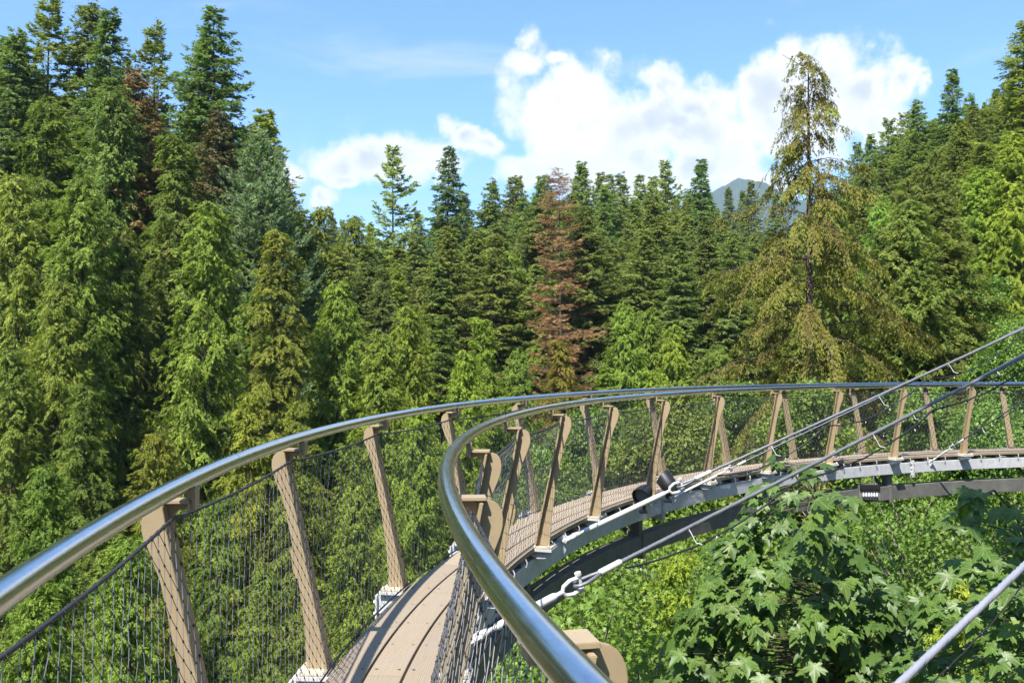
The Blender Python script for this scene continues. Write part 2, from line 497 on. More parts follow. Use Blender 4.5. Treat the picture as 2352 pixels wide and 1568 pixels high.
def build_terrain():
    ax = np.concatenate([-np.geomspace(3300, 130, 26), np.linspace(-125, 125, 91), np.geomspace(130, 3300, 26)])
    ay = np.concatenate([-np.geomspace(3300, 60, 24), np.linspace(-55, 230, 101), np.geomspace(235, 3300, 26)])
    gx, gy = np.meshgrid(ax, ay)
    z = ground(gx, gy)
    V = np.stack([gx.ravel(), gy.ravel(), z.ravel()], 1)
    nx, ny = len(ax), len(ay)
    i, j = np.meshgrid(np.arange(nx - 1), np.arange(ny - 1)); a = (j * nx + i).ravel()
    F = np.stack([a, a + 1, a + 1 + nx, a + nx], 1)
    tag(link('ground', np_mesh('ground', V, F, M['ground'], smooth=True)), kind='structure')


build_terrain()


def build_mountain():
    """wooded ridge far behind the valley, a little over two kilometres away"""
    rg = np.random.default_rng(4)
    az = np.linspace(-0.75, 0.75, 420); rad = np.linspace(0, 1, 46)
    A, T = np.meshgrid(az, rad)
    vx = 1176 + np.tan(A) * FV
    prof = np.interp(vx, [-800, 0, 600, 1200, 1500, 1640, 1700, 1760, 1800, 1880, 1960, 2100, 2300, 3000],
                     [640, 620, 620, 600, 540, 446, 420, 434, 462, 490, 500, 505, 510, 540])
    top = (826 - prof) / FV * 2500 * np.ones_like(A)
    d = 1500 + T * 1400
    nz = sum(np.sin(A * f1 * 9 + p1) * np.cos(T * f1 * 2.3 + p2) / f1 for f1, p1, p2 in zip((2, 4.1, 7.7, 13, 23), rg.uniform(0, 6, 5), rg.uniform(0, 6, 5)))
    rise = np.clip(T / 0.72, 0, 1) ** 1.15
    z = 10 + top * rise * np.where(T > 0.72, 1 - (T - 0.72) * 0.5, 1) + nz * 15 * np.sin(np.clip(T / 0.72, 0, 1) * pi) + rg.normal(0, 1.6, A.shape) * (T > 0.1)
    V = np.stack([d * np.sin(A), d * np.cos(A), z], -1).reshape(-1, 3)
    nx, ny = len(az), len(rad)
    i, j = np.meshgrid(np.arange(nx - 1), np.arange(ny - 1)); a = (j * nx + i).ravel()
    F = np.stack([a, a + 1, a + 1 + nx, a + nx], 1)
    m, N, out = new_mat('wooded_mountain')
    geo = N.n('ShaderNodeNewGeometry')
    n1 = N.noise(geo.outputs['Position'], 0.012, 6, 0.65); n2 = N.noise(geo.outputs['Position'], 0.09, 4, 0.7)
    c = N.ramp(n1.outputs['Fac'], [(0.35, (0.030, 0.050, 0.026)), (0.6, (0.045, 0.070, 0.034)), (0.78, (0.085, 0.095, 0.045))])
    p = N.n('ShaderNodeBsdfPrincipled'); N.link(c, p.inputs['Base Color']); p.inputs['Roughness'].default_value = 1
    bp = N.n('ShaderNodeBump'); bp.inputs['Strength'].default_value = 1; bp.inputs['Distance'].default_value = 10
    N.link(n2.outputs['Fac'], bp.inputs['Height']); N.link(bp.outputs[0], p.inputs['Normal']); N.link(p.outputs[0], out.inputs[0])
    tag(link('mountain', np_mesh('mountain', V, F, m, smooth=True)), kind='structure')


build_mountain()


def build_cliff():
    """granite outcrop inside the curve of the walkway that takes the stay cables"""
    rg = np.random.default_rng(8)
    nu, nv = 64, 40
    th = np.linspace(0, 2 * pi, nu, endpoint=False); t = np.linspace(0, 1, nv)
    TH, T = np.meshgrid(th, t)
    base = 4.6 - 1.9 * T + 0.4 * np.sin(3 * TH + 1) + 0.25 * np.sin(7 * TH + 5 * T) + 0.18 * np.sin(13 * TH - 9 * T) + rg.normal(0, 0.07, TH.shape)
    base *= np.where(T > 0.93, np.sqrt(np.clip(1 - ((T - 0.93) / 0.07) ** 2, 0.02, 1)), 1)
    z = -16 + T * 22 + 0.3 * np.sin(5 * TH)
    V = np.stack([13.2 + base * np.cos(TH), 8.2 + base * np.sin(TH), z], -1).reshape(-1, 3)
    F = [((j * nu + i), (j * nu + (i + 1) % nu), ((j + 1) * nu + (i + 1) % nu), ((j + 1) * nu + i)) for j in range(nv - 1) for i in range(nu)]
    tag(link('cliff', np_mesh('cliff', V, F, M['rock'], smooth=True)), kind='structure')


build_cliff()
# ------------------------------------------------------------------ walkway
CX, CY = 11.0972, 3.7686
STEP, TH0 = 0.1303, -0.08
RO, RI = 12.1375, 11.3391            # handrail centre lines
DO, DI = 11.9605, 11.4393            # deck edges
RAILZ = 1.0956
RM = 11.715                          # mirror radius between outer and inner side
ROOT = np.array([CX - RM, CY, 0.0])
walk = empty('suspended_walkway', ROOT)
tag(walk, 'narrow curved plank walkway with tan posts, wire net and stainless handrails', 'walkway')


def P(th, R, z=0.0): return np.array([CX - R * cos(th), CY + R * sin(th), z])
def er(th): return np.array([-cos(th), sin(th), 0.0])
def et(th): return np.array([sin(th), cos(th), 0.0])


def piece(name, me, th, parent=None, R0=RM):
    """part whose own x axis points outward from the arc centre and whose origin lies on the arc"""
    if parent is None:
        return link(name, me, walk, P(th, R0) - ROOT, (0, 0, pi - th))
    return link(name, me, parent)


def loc(th, R, z, th0, R0=RM):
    """arc position in the own axes of a piece placed at th0"""
    d = P(th, R, z) - P(th0, R0)
    return np.array([d @ er(th0), -(d @ et(th0)), z])


KMIN, KMAX = -3, 14
K = lambda k: TH0 + STEP * k

# --- posts: tapering web plate with a rounded head, an inner flange, bolted feet
def post_meshes(side):
    mir = lambda R: (R - RM) if side > 0 else (RM - R)
    inner = [(11.990, 0.0), (12.038, 0.23), (12.088, 0.46), (12.138, 0.69), (12.173, 0.85), (12.206, 1.03)]
    outer = [(12.240, 1.030), (12.252, 1.022), (12.261, 1.010), (12.267, 0.994), (12.270, 0.975), (12.269, 0.95), (12.263, 0.925), (12.250, 0.89), (12.231, 0.845), (12.213, 0.80), (12.188, 0.69), (12.143, 0.46), (12.108, 0.23), (12.092, 0.0)]
    poly = [(mir(R), z) for R, z in inner + [(12.225, 1.034)] + outer]
    web = MB().plate(poly, -0.005, 0.005, 1)
    fl = MB()
    n = len(inner)
    vs = []
    for t in (-0.05, 0.05):
        for R, z in inner:
            vs += [(mir(R), t, z), (mir(R - 0.012), t, z)]
    fs = []
    for i in range(n - 1):
        a = 2 * i
        for o in (0, 2 * n):
            fs.append((a + o, a + 1 + o, a + 3 + o, a + 2 + o))
        fs.append((a, a + 2, a + 2 + 2 * n, a + 2 * n)); fs.append((a + 1, a + 3, a + 3 + 2 * n, a + 1 + 2 * n))
    fs += [(0, 1, 1 + 2 * n, 2 * n), (2 * n - 2, 2 * n - 1, 4 * n - 1, 4 * n - 2)]
    fl.add(vs, fs)
    pm = MB(); pm.add(web.v, web.f); pm.add(fl.v, fl.f)
    post = pm.mesh('post', M['post'], bevel=0.0016)
    br = MB()
    a, b = sorted((mir(12.215), mir(12.118)))
    br.box(a, b, -0.036, 0.036, 1.036, 1.046)
    a, b = sorted((mir(12.126), mir(12.116)))
    br.box(a, b, -0.036, 0.036, 1.012, 1.036)
    gus = [(mir(12.19), 1.0355), (mir(12.127), 1.0355), (mir(12.127), 1.014), (mir(12.16), 1.012), (mir(12.18), 0.985), (mir(12.186), 0.93)]
    br.plate(gus, -0.005, 0.005, 1)
    bracket = br.mesh('rail_bracket', M['post'], bevel=0.0012)
    bl = MB()
    a, b = sorted((mir(12.1158), mir(12.1288)))
    bl.box(a, b, -0.026, 0.026, 1.0465, 1.078)
    a, b = sorted((mir(12.1158), mir(12.1038)))
    bl.box(a, b, -0.026, 0.026, 1.014, 1.079)
    blade = bl.mesh('rail_clip', M['post'], bevel=0.001)
    bp = MB()
    a, b = sorted((mir(11.972), mir(12.125)))
    bp.box(a, b, -0.085, 0.085, -0.012, -0.001)
    foot = bp.mesh('base_plate', M['cream'], bevel=0.0015)
    pk = MB(); pk.box(a - 0.006, b + 0.006, -0.09, 0.09, -0.034, -0.0135)
    pack = pk.mesh('packing_plate', M['white'], bevel=0.0015)
    bo = MB()
    for x in (a + 0.02, b - 0.02):
        for y in (-0.076, 0.076):
            bo.tube([(x, y, -0.001), (x, y, 0.010)], 0.011, 6); bo.tube([(x, y, 0.010), (x, y, 0.019)], 0.006, 6)
    bolts = bo.mesh('bolts', M['white'])
    return post, bracket, blade, foot, pack, bolts


PM = {1: post_meshes(1), -1: post_meshes(-1)}
# cast saddle below each post on the inner beam, box stub below each outer post
sm = MB()
sm.plate([(-0.23, -0.035), (-0.41, -0.035), (-0.405, -0.065), (-0.36, -0.095), (-0.29, -0.1), (-0.235, -0.085)], -0.055, 0.055, 1)
saddle = sm.mesh('saddle', M['galv'], bevel=0.004)
st = MB(); st.box(-0.125, 0.43, -0.06, 0.06, -0.165, -0.0355)
stub = st.mesh('cross_beam', M['galv'], bevel=0.003)
eb = MB(); eb.box(0.431, 0.443, -0.085, 0.085, -0.20, -0.04)
for y in (-0.06, 0.06):
    eb.tube([(0.443, y, -0.09), (0.458, y, -0.09)], 0.016, 6); eb.tube([(0.443, y, -0.165), (0.458, y, -0.165)], 0.016, 6)
end_plate = eb.mesh('end_plate', M['galv'], bevel=0.002)
lb = MB(); lb.plate([(0.0, 0.46), (0.0, 0.60), (0.012, 0.625), (0.035, 0.625), (0.05, 0.60), (0.05, 0.485), (0.035, 0.46)], 0.006, 0.06, 0)
lug_me = {}
for side in (1, -1):
    q = MB()
    def lx(z): return 11.988 + 0.212 * z / 1.03 + 0.055
    poly = [(lx(0.42), 0.42), (lx(0.42) + 0.0, 0.56), (lx(0.5) + 0.015, 0.575), (lx(0.5) + 0.035, 0.56), (lx(0.42) + 0.03, 0.42)]
    poly = [((R - RM) if side > 0 else (RM - R), z) for R, z in poly]
    q.plate(poly, -0.075, -0.0055, 1)
    lug_me[side] = q.mesh('lamp_lug', M['post'], bevel=0.003)

for k in range(KMIN, KMAX + 1):
    for side in (1, -1):
        post, bracket, blade, foot, pack, bolts = PM[side]
        p = piece('post', post, K(k))
        piece('rail_bracket', bracket, 0, p); piece('rail_clip', blade, 0, p)
        piece('base_plate', foot, 0, p); piece('packing_plate', pack, 0, p); piece('bolts', bolts, 0, p)['kind'] = 'stuff'
        if (side > 0 and k % 2 == 1) or (side < 0 and k in (2, 5, 8)):
            piece('lamp_lug', lug_me[side], 0, p)
    piece('saddle', saddle, K(k))
    s = piece('cross_beam', stub, K(k)); piece('end_plate', end_plate, 0, s)

# --- handrails, two bays to a length, with weld seams
def rail_mesh(R, r=0.0272, n=28, span=2 * STEP, th0=0.0):
    ns = 28
    vs, fs, uv = [], [], []
    for i in range(ns + 1):
        th = -span / 2 + span * i / ns
        for j in range(n + 1):
            a = 2 * pi * j / n
            vs.append(loc(th, R + r * cos(a), RAILZ + r * sin(a), 0.0)); uv.append((th * R, r * a))
    for i in range(ns):
        for j in range(n):
            q = i * (n + 1) + j
            fs.append((q, q + 1, q + n + 2, q + n + 1))
    mb = MB(); mb.add(vs, fs, uv)
    return mb.mesh('handrail', M['steel'], smooth=True)


def ring_mesh(R):
    mb = MB()
    c = loc(0, R, RAILZ, 0.0)
    vs, fs = [], []
    for i, (y, r) in enumerate(((-0.004, 0.0273), (-0.002, 0.0279), (0.002, 0.0279), (0.004, 0.0273))):
        for j in range(24):
            a = 2 * pi * j / 24
            vs.append((c[0] + r * cos(a), y, c[2] + r * sin(a)))
    for i in range(3):
        for j in range(24):
            fs.append((i * 24 + j, i * 24 + (j + 1) % 24, (i + 1) * 24 + (j + 1) % 24, (i + 1) * 24 + j))
    mb.add(vs, fs)
    return mb.mesh('weld_seam', M['steel'], smooth=True)


for R, off in ((RO, 0.37), (RI, 0.62)):
    rm, wm = rail_mesh(R), ring_mesh(R)
    for k in range(KMIN - 1, KMAX + 1, 2):
        c = K(k + off + 1)
        piece('handrail', rm, c); piece('weld_seam', wm, c + STEP)

# --- planks, three to the width, jointed bay by bay, with countersunk screws
gap = 0.013
wpl = (DO - DI - 2 * gap) / 3
offs = (0.47, -0.06, 0.44)
plank_me, screw_me = [], []
for i in range(3):
    r0, r1 = DI + i * (wpl + gap), DI + i * (wpl + gap) + wpl
    dth = STEP / 2 - 0.0022 / RM
    ns = 10
    b = 0.004
    prof = [(r0, -0.0385), (r0, -b), (r0 + b * 0.3, -b * 0.3), (r0 + b, 0.0), (r1 - b, 0.0), (r1 - b * 0.3, -b * 0.3), (r1, -b), (r1, -0.0385)]
    vs, fs, uv = [], [], []
    for s in range(ns + 1):
        th = -dth + 2 * dth * s / ns
        for R, z in prof:
            vs.append(loc(th, R, z, 0.0)); uv.append((th * RM, R))
    m = len(prof)
    for s in range(ns):
        for j in range(m):
            j2 = (j + 1) % m
            fs.append((s * m + j, s * m + j2, (s + 1) * m + j2, (s + 1) * m + j))
    fs += [tuple(range(m)), tuple(ns * m + j for j in range(m))[::-1]]
    mb = MB(); mb.add(vs, fs, uv); plank_me.append(mb.mesh('plank', M['wood']))
    sc = MB()
    # joist lines sit at fixed fractions of a bay, so screws fall on the same lines on every plank
    for fr in (0.0, 0.25, 0.5, 0.75, 1.0):
        for base in (-1, 0, 1):
            u = (fr + base) - (offs[i] + 0.5)
            if abs(u) > 0.5: continue
            uu = max(-0.475, min(0.475, u))
            for R in (r0 + 0.028, r1 - 0.028):
                c = loc(uu * STEP, R, 0.0, 0.0)
                sc.tube([c + np.array([0, 0, -0.004]), c + np.array([0, 0, 0.0006])], 0.009, 8)
    screw_me.append(sc.mesh('screws', M['girder']))
for k in range(KMIN, KMAX):
    for i in range(3):
        pl = piece('plank', plank_me[i], K(k + offs[i] + 0.5))
        piece('screws', screw_me[i], 0, pl)['kind'] = 'stuff'

# --- joists under the planks
jm = MB(); jm.box(DI + 0.02 - RM, DO - 0.01 - RM, -0.028, 0.028, -0.099, -0.0395)
joist = jm.mesh('joist', M['girder'], bevel=0.002)
for k in range(KMIN, KMAX):
    for fr in (0.25, 0.5, 0.75): piece('joist', joist, K(k + fr))
# little net clips hanging from the deck edge
cm = MB(); cm.tube([(-0.285, 0, -0.035), (-0.298, 0, -0.06), (-0.292, 0, -0.095), (-0.275, 0, -0.098)], 0.005, 6)
clip = cm.mesh('net_clip', M['white'])
for k in range(0, KMAX):
    for fr in (0.25, 0.5, 0.75): piece('net_clip', clip, K(k + fr))


def arc_box(name, r0, r1, z0, z1, span, mat, ns=8, bev=0.004):
    vs, fs = [], []
    prof = [(r0 + bev, z0), (r0, z0 + bev), (r0, z1 - bev), (r0 + bev, z1), (r1 - bev, z1), (r1, z1 - bev), (r1, z0 + bev), (r1 - bev, z0)]
    for s in range(ns + 1):
        th = -span / 2 + span * s / ns
        for R, z in prof: vs.append(loc(th, R, z, 0.0))
    m = len(prof)
    for s in range(ns):
        for j in range(m):
            j2 = (j + 1) % m
            fs.append((s * m + j, s * m + j2, (s + 1) * m + j2, (s + 1) * m + j))
    fs += [tuple(range(m)), tuple(ns * m + j for j in range(m))[::-1]]
    mb = MB(); mb.add(vs, fs)
    return mb.mesh(name, mat, smooth=False)


# --- beams below the deck: upper galvanised pair, lower dark girder, hangers and splice plates
ub = arc_box('upper_beam', 11.455, 11.575, -0.262, -0.101, 4 * STEP - 0.002, M['galv'])
ob = arc_box('outer_beam', 11.83, 11.93, -0.262, -0.166, 4 * STEP - 0.002, M['galv'])
lg = arc_box('lower_girder', 11.50, 11.66, -0.66, -0.45, 4 * STEP - 0.001, M['girder'])
sp = MB(); sp.box(-0.285, -0.135, -0.022, -0.004, -0.33, -0.07); sp.box(-0.285, -0.135, 0.004, 0.022, -0.33, -0.07)
for z in (-0.12, -0.19, -0.29):
    for x in (-0.272,):
        sp.tube([(x, -0.036, z), (x, 0.036, z)], 0.013, 6)
splice = sp.mesh('splice_plate', M['galv'], bevel=0.002)
hg = MB(); hg.box(-0.195, -0.085, -0.05, 0.05, -0.452, -0.255)
hanger = hg.mesh('hanger', M['girder'], bevel=0.003)
dg = MB()
dg.tube([(-0.13, 0.07, -0.47), (0.17, 0.12, -0.20)], 0.03, 8); dg.tube([(-0.13, -0.07, -0.47), (0.17, -0.12, -0.20)], 0.03, 8)
brace = dg.mesh('brace', M['girder'])
gp = MB(); gp.plate([(-0.24, -0.44), (-0.24, -0.70), (-0.06, -0.70), (-0.04, -0.44)], -0.03, 0.03, 1)
gusset = gp.mesh('gusset', M['girder'], bevel=0.003)
for k in (-3, 1, 5, 9, 13):
    c = K(k + 0.3 - 2)
    piece('upper_beam', ub, c); piece('outer_beam', ob, c); piece('lower_girder', lg, c)
    piece('splice_plate', splice, K(k + 0.3)); piece('hanger', hanger, K(k + 0.02)); piece('brace', brace, K(k + 0.02)); piece('gusset', gusset, K(k + 0.02))
    piece('hanger', hanger, K(k + 2.02)); piece('brace', brace, K(k + 2.02))

# --- wire net, one panel to a bay and side, laced to a top rope and a bottom rope
def bay_surface(side, u, v):
    """u along the bay 0..1, v 0 at deck 1 at top rope"""
    a, b = -STEP / 2, STEP / 2
    Rt, zt, Rb, zb = 12.178, 0.985, 11.970, 0.012
    if side < 0: Rt, Rb = 2 * RM - Rt, 2 * RM - Rb
    sag = 4 * u * (1 - u)
    t = loc(a, Rt, zt, 0.0) * (1 - u) + loc(b, Rt, zt, 0.0) * u - np.array([0, 0, 0.018 * sag])
    th = a + (b - a) * u
    bt = loc(th, Rb, zb, 0.0)
    return bt * (1 - v) + t * v


def net_mesh(side):
    rg = np.random.default_rng(5 + side)
    nu, nv = 44, 21
    grid = {}
    for i in range(nu + 1):
        for j in range(nv + 1):
            if (i + j) % 2 == 0:
                g = bay_surface(side, i / nu, j / nv) + rg.normal(0, 0.0022, 3) * (0 < j < nv)
                grid[(i, j)] = g
    E = []
    for (i, j) in grid:
        for di in (-1, 1):
            if (i + di, j + 1) in grid: E.append((grid[(i, j)], grid[(i + di, j + 1)]))
    A = np.array([e[0] for e in E]); B = np.array([e[1] for e in E])
    D = B - A; D /= np.linalg.norm(D, axis=1)[:, None]
    s1 = np.cross(D, [1.0, 0.02, 0.01]); s1 /= np.linalg.norm(s1, axis=1)[:, None]; s2 = np.cross(D, s1)
    V, F = [], []
    r = 0.00125
    ring = [(cos(t), sin(t)) for t in (0.5, 0.5 + 2 * pi / 3, 0.5 + 4 * pi / 3)]
    V = np.stack([X + r * (c * s1 + s * s2) for X in (A, B) for c, s in ring], 1).reshape(-1, 3)
    n = len(E); b = (np.arange(n) * 6)[:, None]
    F = np.concatenate([b + np.array([[0, 1, 4, 3]]), b + np.array([[1, 2, 5, 4]]), b + np.array([[2, 0, 3, 5]])])
    # knots
    kn = np.array(list(grid.values())); q = 0.0039
    o = np.array([[q, 0, 0], [0, q, 0], [-q, 0, 0], [0, -q, 0], [0, 0, q * 1.8], [0, 0, -q * 1.8]])
    KV = (kn[:, None] + o[None]).reshape(-1, 3); kb = len(V) + (np.arange(len(kn)) * 6)[:, None]
    tri = np.array([(0, 1, 4), (1, 2, 4), (2, 3, 4), (3, 0, 4), (1, 0, 5), (2, 1, 5), (3, 2, 5), (0, 3, 5)])
    me = bpy.data.meshes.new('wire_net')
    me.from_pydata(np.concatenate([V, KV]).tolist(), [], F.tolist() + (kb[:, None] + tri[None]).reshape(-1, 3).tolist())
    me.materials.append(M['wire']); me.materials.append(M['darkrope'])
    mi = np.zeros(len(me.polygons), np.int32); mi[len(F):] = 1; me.polygons.foreach_set('material_index', mi)
    return me


def rope_pts_mesh(name, pts, r, mat, pitch, lobes=6, depth=0.13, npp=2.2, nc=18):
    """laid wire rope: a lobed section turned along the line"""
    pts = np.asarray(pts, float)
    seg = np.linalg.norm(np.diff(pts, axis=0), axis=1); L = seg.sum(); cum = np.r_[0, np.cumsum(seg)]
    n = max(8, int(L / (pitch / lobes) * npp * 1.5))
    s = np.linspace(0, L, n)
    C = np.stack([np.interp(s, cum, pts[:, i]) for i in range(3)], 1)
    D = np.gradient(C, axis=0); D /= np.linalg.norm(D, axis=1)[:, None]
    a = np.cross(D, [0, 0, 1.0]); a /= np.linalg.norm(a, axis=1)[:, None]; b = np.cross(a, D)
    ph = np.linspace(0, 2 * pi, nc, endpoint=False)
    ang = ph[None] ; tw = (2 * pi * s / pitch)[:, None]
    rr = r * (1 - depth + depth * 2 * np.abs(np.cos(lobes / 2 * (ang - tw))) ** 0.7)
    V = C[:, None] + rr[..., None] * (np.cos(ang)[..., None] * a[:, None] + np.sin(ang)[..., None] * b[:, None])
    i, j = np.meshgrid(np.arange(n - 1), np.arange(nc), indexing='ij')
    F = np.stack([i * nc + j, i * nc + (j + 1) % nc, (i + 1) * nc + (j + 1) % nc, (i + 1) * nc + j], -1).reshape(-1, 4)
    return np_mesh(name, V.reshape(-1, 3), F, mat, smooth=True)


for side in (1, -1):
    nm = net_mesh(side)
    top = rope_pts_mesh('top_rope', [bay_surface(side, u, 1.0) for u in np.linspace(0, 1, 9)], 0.0052, M['darkrope'], 0.07, 6, 0.12, 1.6, 10)
    bot = MB().tube([bay_surface(side, u, 0.0) for u in np.linspace(0, 1, 9)], 0.005, 6).mesh('bottom_rope', M['darkrope'])
    lace = MB()
    for i in range(1, 44, 2):
        c = bay_surface(side, i / 44, 1.0)
        lace.tube([c + np.array([0.0065, 0, 0.002]), c + np.array([0, 0.004, 0.0075]), c + np.array([-0.0065, 0.006, 0]), c + np.array([0, 0.006, -0.012])], 0.0012, 4)
    lm = lace.mesh('net_lacing', M['darkrope'])
    for k in range(KMIN + 1, KMAX):
        nt = piece('wire_net', nm, K(k + 0.5)); nt['kind'] = 'stuff'
        tp = piece('top_rope', top, K(k + 0.5)); piece('net_lacing', lm, 0, tp)['kind'] = 'stuff'
        piece('bottom_rope', bot, K(k + 0.5))

# ------------------------------------------------------------------ stay cables
ANCH = px(3096, 402, 10.0)
ANCH_D = px(3150, 500, 8.5)


def frame(d):
    d = d / np.linalg.norm(d); a = np.cross(d, [0, 0, 1.0]); a /= np.linalg.norm(a); b = np.cross(a, d)
    return d, a, b


def ring_pts(c, u, v, ru, rv, n=14, t0=0.0, t1=2 * pi):
    return [c + ru * cos(t) * u + rv * sin(t) * v for t in np.linspace(t0, t1, n)]


def stay_cable(S0, A, r, rod, label, mat='rope', thin=False, fin=True, shift=0.0, ties=(), tie_len=0.10, wire=True, wire_sag=0.09):
    S0 = np.asarray(S0, float); A = np.asarray(A, float)
    d, a, b = frame(A - S0)
    root = empty('stay_cable', S0)
    tag(root, label, 'cable', 'stay cables from the walkway to the cliff')
    k = 0.62 if thin else 1.0
    O = np.zeros(3)
    if fin:
        f = MB(); h = d.copy(); h[2] = 0; h /= np.linalg.norm(h); up = np.array([0, 0, 1.0])
        poly = [(-0.10, -0.11), (-0.10, -0.03), (-0.06, 0.03), (-0.01, 0.055), (0.035, 0.04), (0.05, 0.0), (0.03, -0.05), (0.0, -0.12)]
        side = np.cross(h, up); vs = []
        for t in (-0.009, 0.009):
            vs += [O + h * u * k + up * w * k + side * t for u, w in poly]
        n = len(poly)
        f.add(vs, [tuple(range(n)), tuple(range(2 * n - 1, n - 1, -1))] + [(i, i + n, (i + 1) % n + n, (i + 1) % n) for i in range(n)])
        link('anchor_fin', f.mesh('anchor_fin', M['galv'], bevel=0.002), root)
    # jaw, turnbuckle rod
    t = MB()
    for s in (-1, 1): t.tube([O - d * 0.02 * k + a * s * 0.022 * k, O + d * 0.10 * k + a * s * 0.022 * k], [0.016 * k, 0.016 * k], 8)
    t.tube([O + a * 0.04 * k, O - a * 0.04 * k], 0.014 * k, 8)
    t.tube([O + d * 0.09 * k, O + d * 0.15 * k], [0.03 * k, 0.02 * k], 10)
    t.tube([O + d * 0.15 * k, O + d * (0.2 * k)], 0.014 * k, 10)
    t.tube([O + d * 0.2 * k, O + d * (0.22 * k), O + d * (rod - 0.02), O + d * rod], [0.018 * k, 0.024 * k, 0.024 * k, 0.018 * k], 12)
    t.tube([O + d * rod, O + d * (rod + 0.05 * k)], 0.014 * k, 10)
    link('turnbuckle', t.mesh('turnbuckle', M['white'], smooth=True), root)
    # shackle bow, pin and thimble loop
    s0 = rod + 0.04 * k
    sh = MB()
    bow = [O + d * (s0 + (0.16 - 0.11 * abs(cos(q))) * k * 0 + s0 * 0) for q in (0,)]
    pts = [O + d * (s0 + 0.145 * k) + b * 0.034 * k, O + d * (s0 + 0.07 * k) + b * 0.043 * k, O + d * (s0 + 0.02 * k) + b * 0.028 * k, O + d * (s0 + 0.004 * k),
           O + d * (s0 + 0.02 * k) - b * 0.028 * k, O + d * (s0 + 0.07 * k) - b * 0.043 * k, O + d * (s0 + 0.145 * k) - b * 0.034 * k]
    sh.tube(pts, 0.013 * k, 8)
    sh.tube([O + d * (s0 + 0.135 * k) + b * 0.06 * k, O + d * (s0 + 0.135 * k) - b * 0.055 * k], 0.012 * k, 8)
    sh.tube([O + d * (s0 + 0.135 * k) + b * 0.05 * k, O + d * (s0 + 0.135 * k) + b * 0.068 * k], 0.021 * k, 8)
    link('shackle', sh.mesh('shackle', M['white'], smooth=True), root)
    e0 = s0 + 0.09 * k; e1 = s0 + 0.30 * k
    lp = [O + d * e1, O + d * (e0 + 0.14 * k) + a * 0.026 * k, O + d * (e0 + 0.07 * k) + a * 0.04 * k, O + d * (e0 + 0.02 * k) + a * 0.03 * k, O + d * e0,
          O + d * (e0 + 0.02 * k) - a * 0.03 * k, O + d * (e0 + 0.07 * k) - a * 0.04 * k, O + d * (e0 + 0.14 * k) - a * 0.026 * k, O + d * (e1 + 0.002)]
    link('eye_loop', rope_pts_mesh('eye_loop', lp, r * 0.9, M['rope'], r * 14, 6, 0.13, 1.5, 12), root)
    so_ = MB(); so_.tube([O + d * (e1 - 0.03 * k), O + d * (e1 - 0.02 * k), O + d * (e1 + 0.13 * k), O + d * (e1 + 0.14 * k)], [r * 1.2, r * 1.75, r * 1.75, r * 1.3], 14)
    link('swaged_sleeve', so_.mesh('swaged_sleeve', M['white'], smooth=True), root)
    L = np.linalg.norm(A - S0)
    n = 40
    line = [O + d * (e1 + 0.1 * k + (L - e1 - 0.1 * k) * q) - np.array([0, 0, 0.05 * sin(pi * q)]) for q in np.linspace(0, 1, n)]
    link('wire_rope', rope_pts_mesh('wire_rope', line, r, M[mat], r * 20, 6, 0.22, 1.5 if not thin else 1.0, 14), root)
    # nylon ties
    for q in ties:
        c = O + d * (L * q) - np.array([0, 0, 0.05 * sin(pi * q)])
        z = MB(); z.tube(ring_pts(c, a, b, r * 1.25, r * 1.25, 12), 0.0022, 5)
        z.tube([c + a * r * 1.2, c + a * (r * 1.2 + 0.01) - b * 0.02, c + a * (r + 0.035) - b * tie_len * 0.8, c + a * (r + 0.05) + d * 0.03 - b * tie_len], 0.0026, 4)
        link('cable_tie', z.mesh('cable_tie', M['tie']), root)
    return root, S0, d, a, b, L


def light_string(info, q0, q1, seed, label, sag=0.05, nb=26, r=0.0032, hang=0.035):
    root0, S0, d, a, b, L = info
    rg = random.Random(seed)
    root = empty('light_string', S0 + d * L * q0)
    tag(root, label, 'light string', 'light strings hung below the stay cables')
    n = 90; pts = []
    base = d * L * q0
    for i in range(n):
        q = q0 + (q1 - q0) * i / (n - 1)
        ph = (i / (n - 1) * 6.5) % 1.0
        dr = hang + sag * 4 * ph * (1 - ph) + rg.uniform(-0.004, 0.004)
        pts.append(d * L * q - np.array([0, 0, 0.05 * sin(pi * q) + dr]) + a * (0.012 + rg.uniform(-0.006, 0.006)) - base)
    link('wire', rope_pts_mesh('wire', pts, r, M['black'], 0.05, 2, 0.3, 1.0, 8), root)
    bm_ = MB(); bm_.tube([(0, 0, 0.004), (0, 0, -0.018)], [0.0045, 0.0045], 6)
    cap = bm_.mesh('bulb_holder', M['black'])
    b2 = MB(); b2.tube([(0, 0, -0.018), (0, 0, -0.026), (0, 0, -0.036)], [0.0035, 0.004, 0.001], 6)
    bul = b2.mesh('bulb', M['bulb'])
    for i in range(nb):
        p = pts[int((i + 0.5) * n / nb)]
        h = link('bulb_holder', cap, root, p, (rg.uniform(-0.9, 0.9), rg.uniform(-0.9, 0.9), 0))
        link('bulb', bul, h)


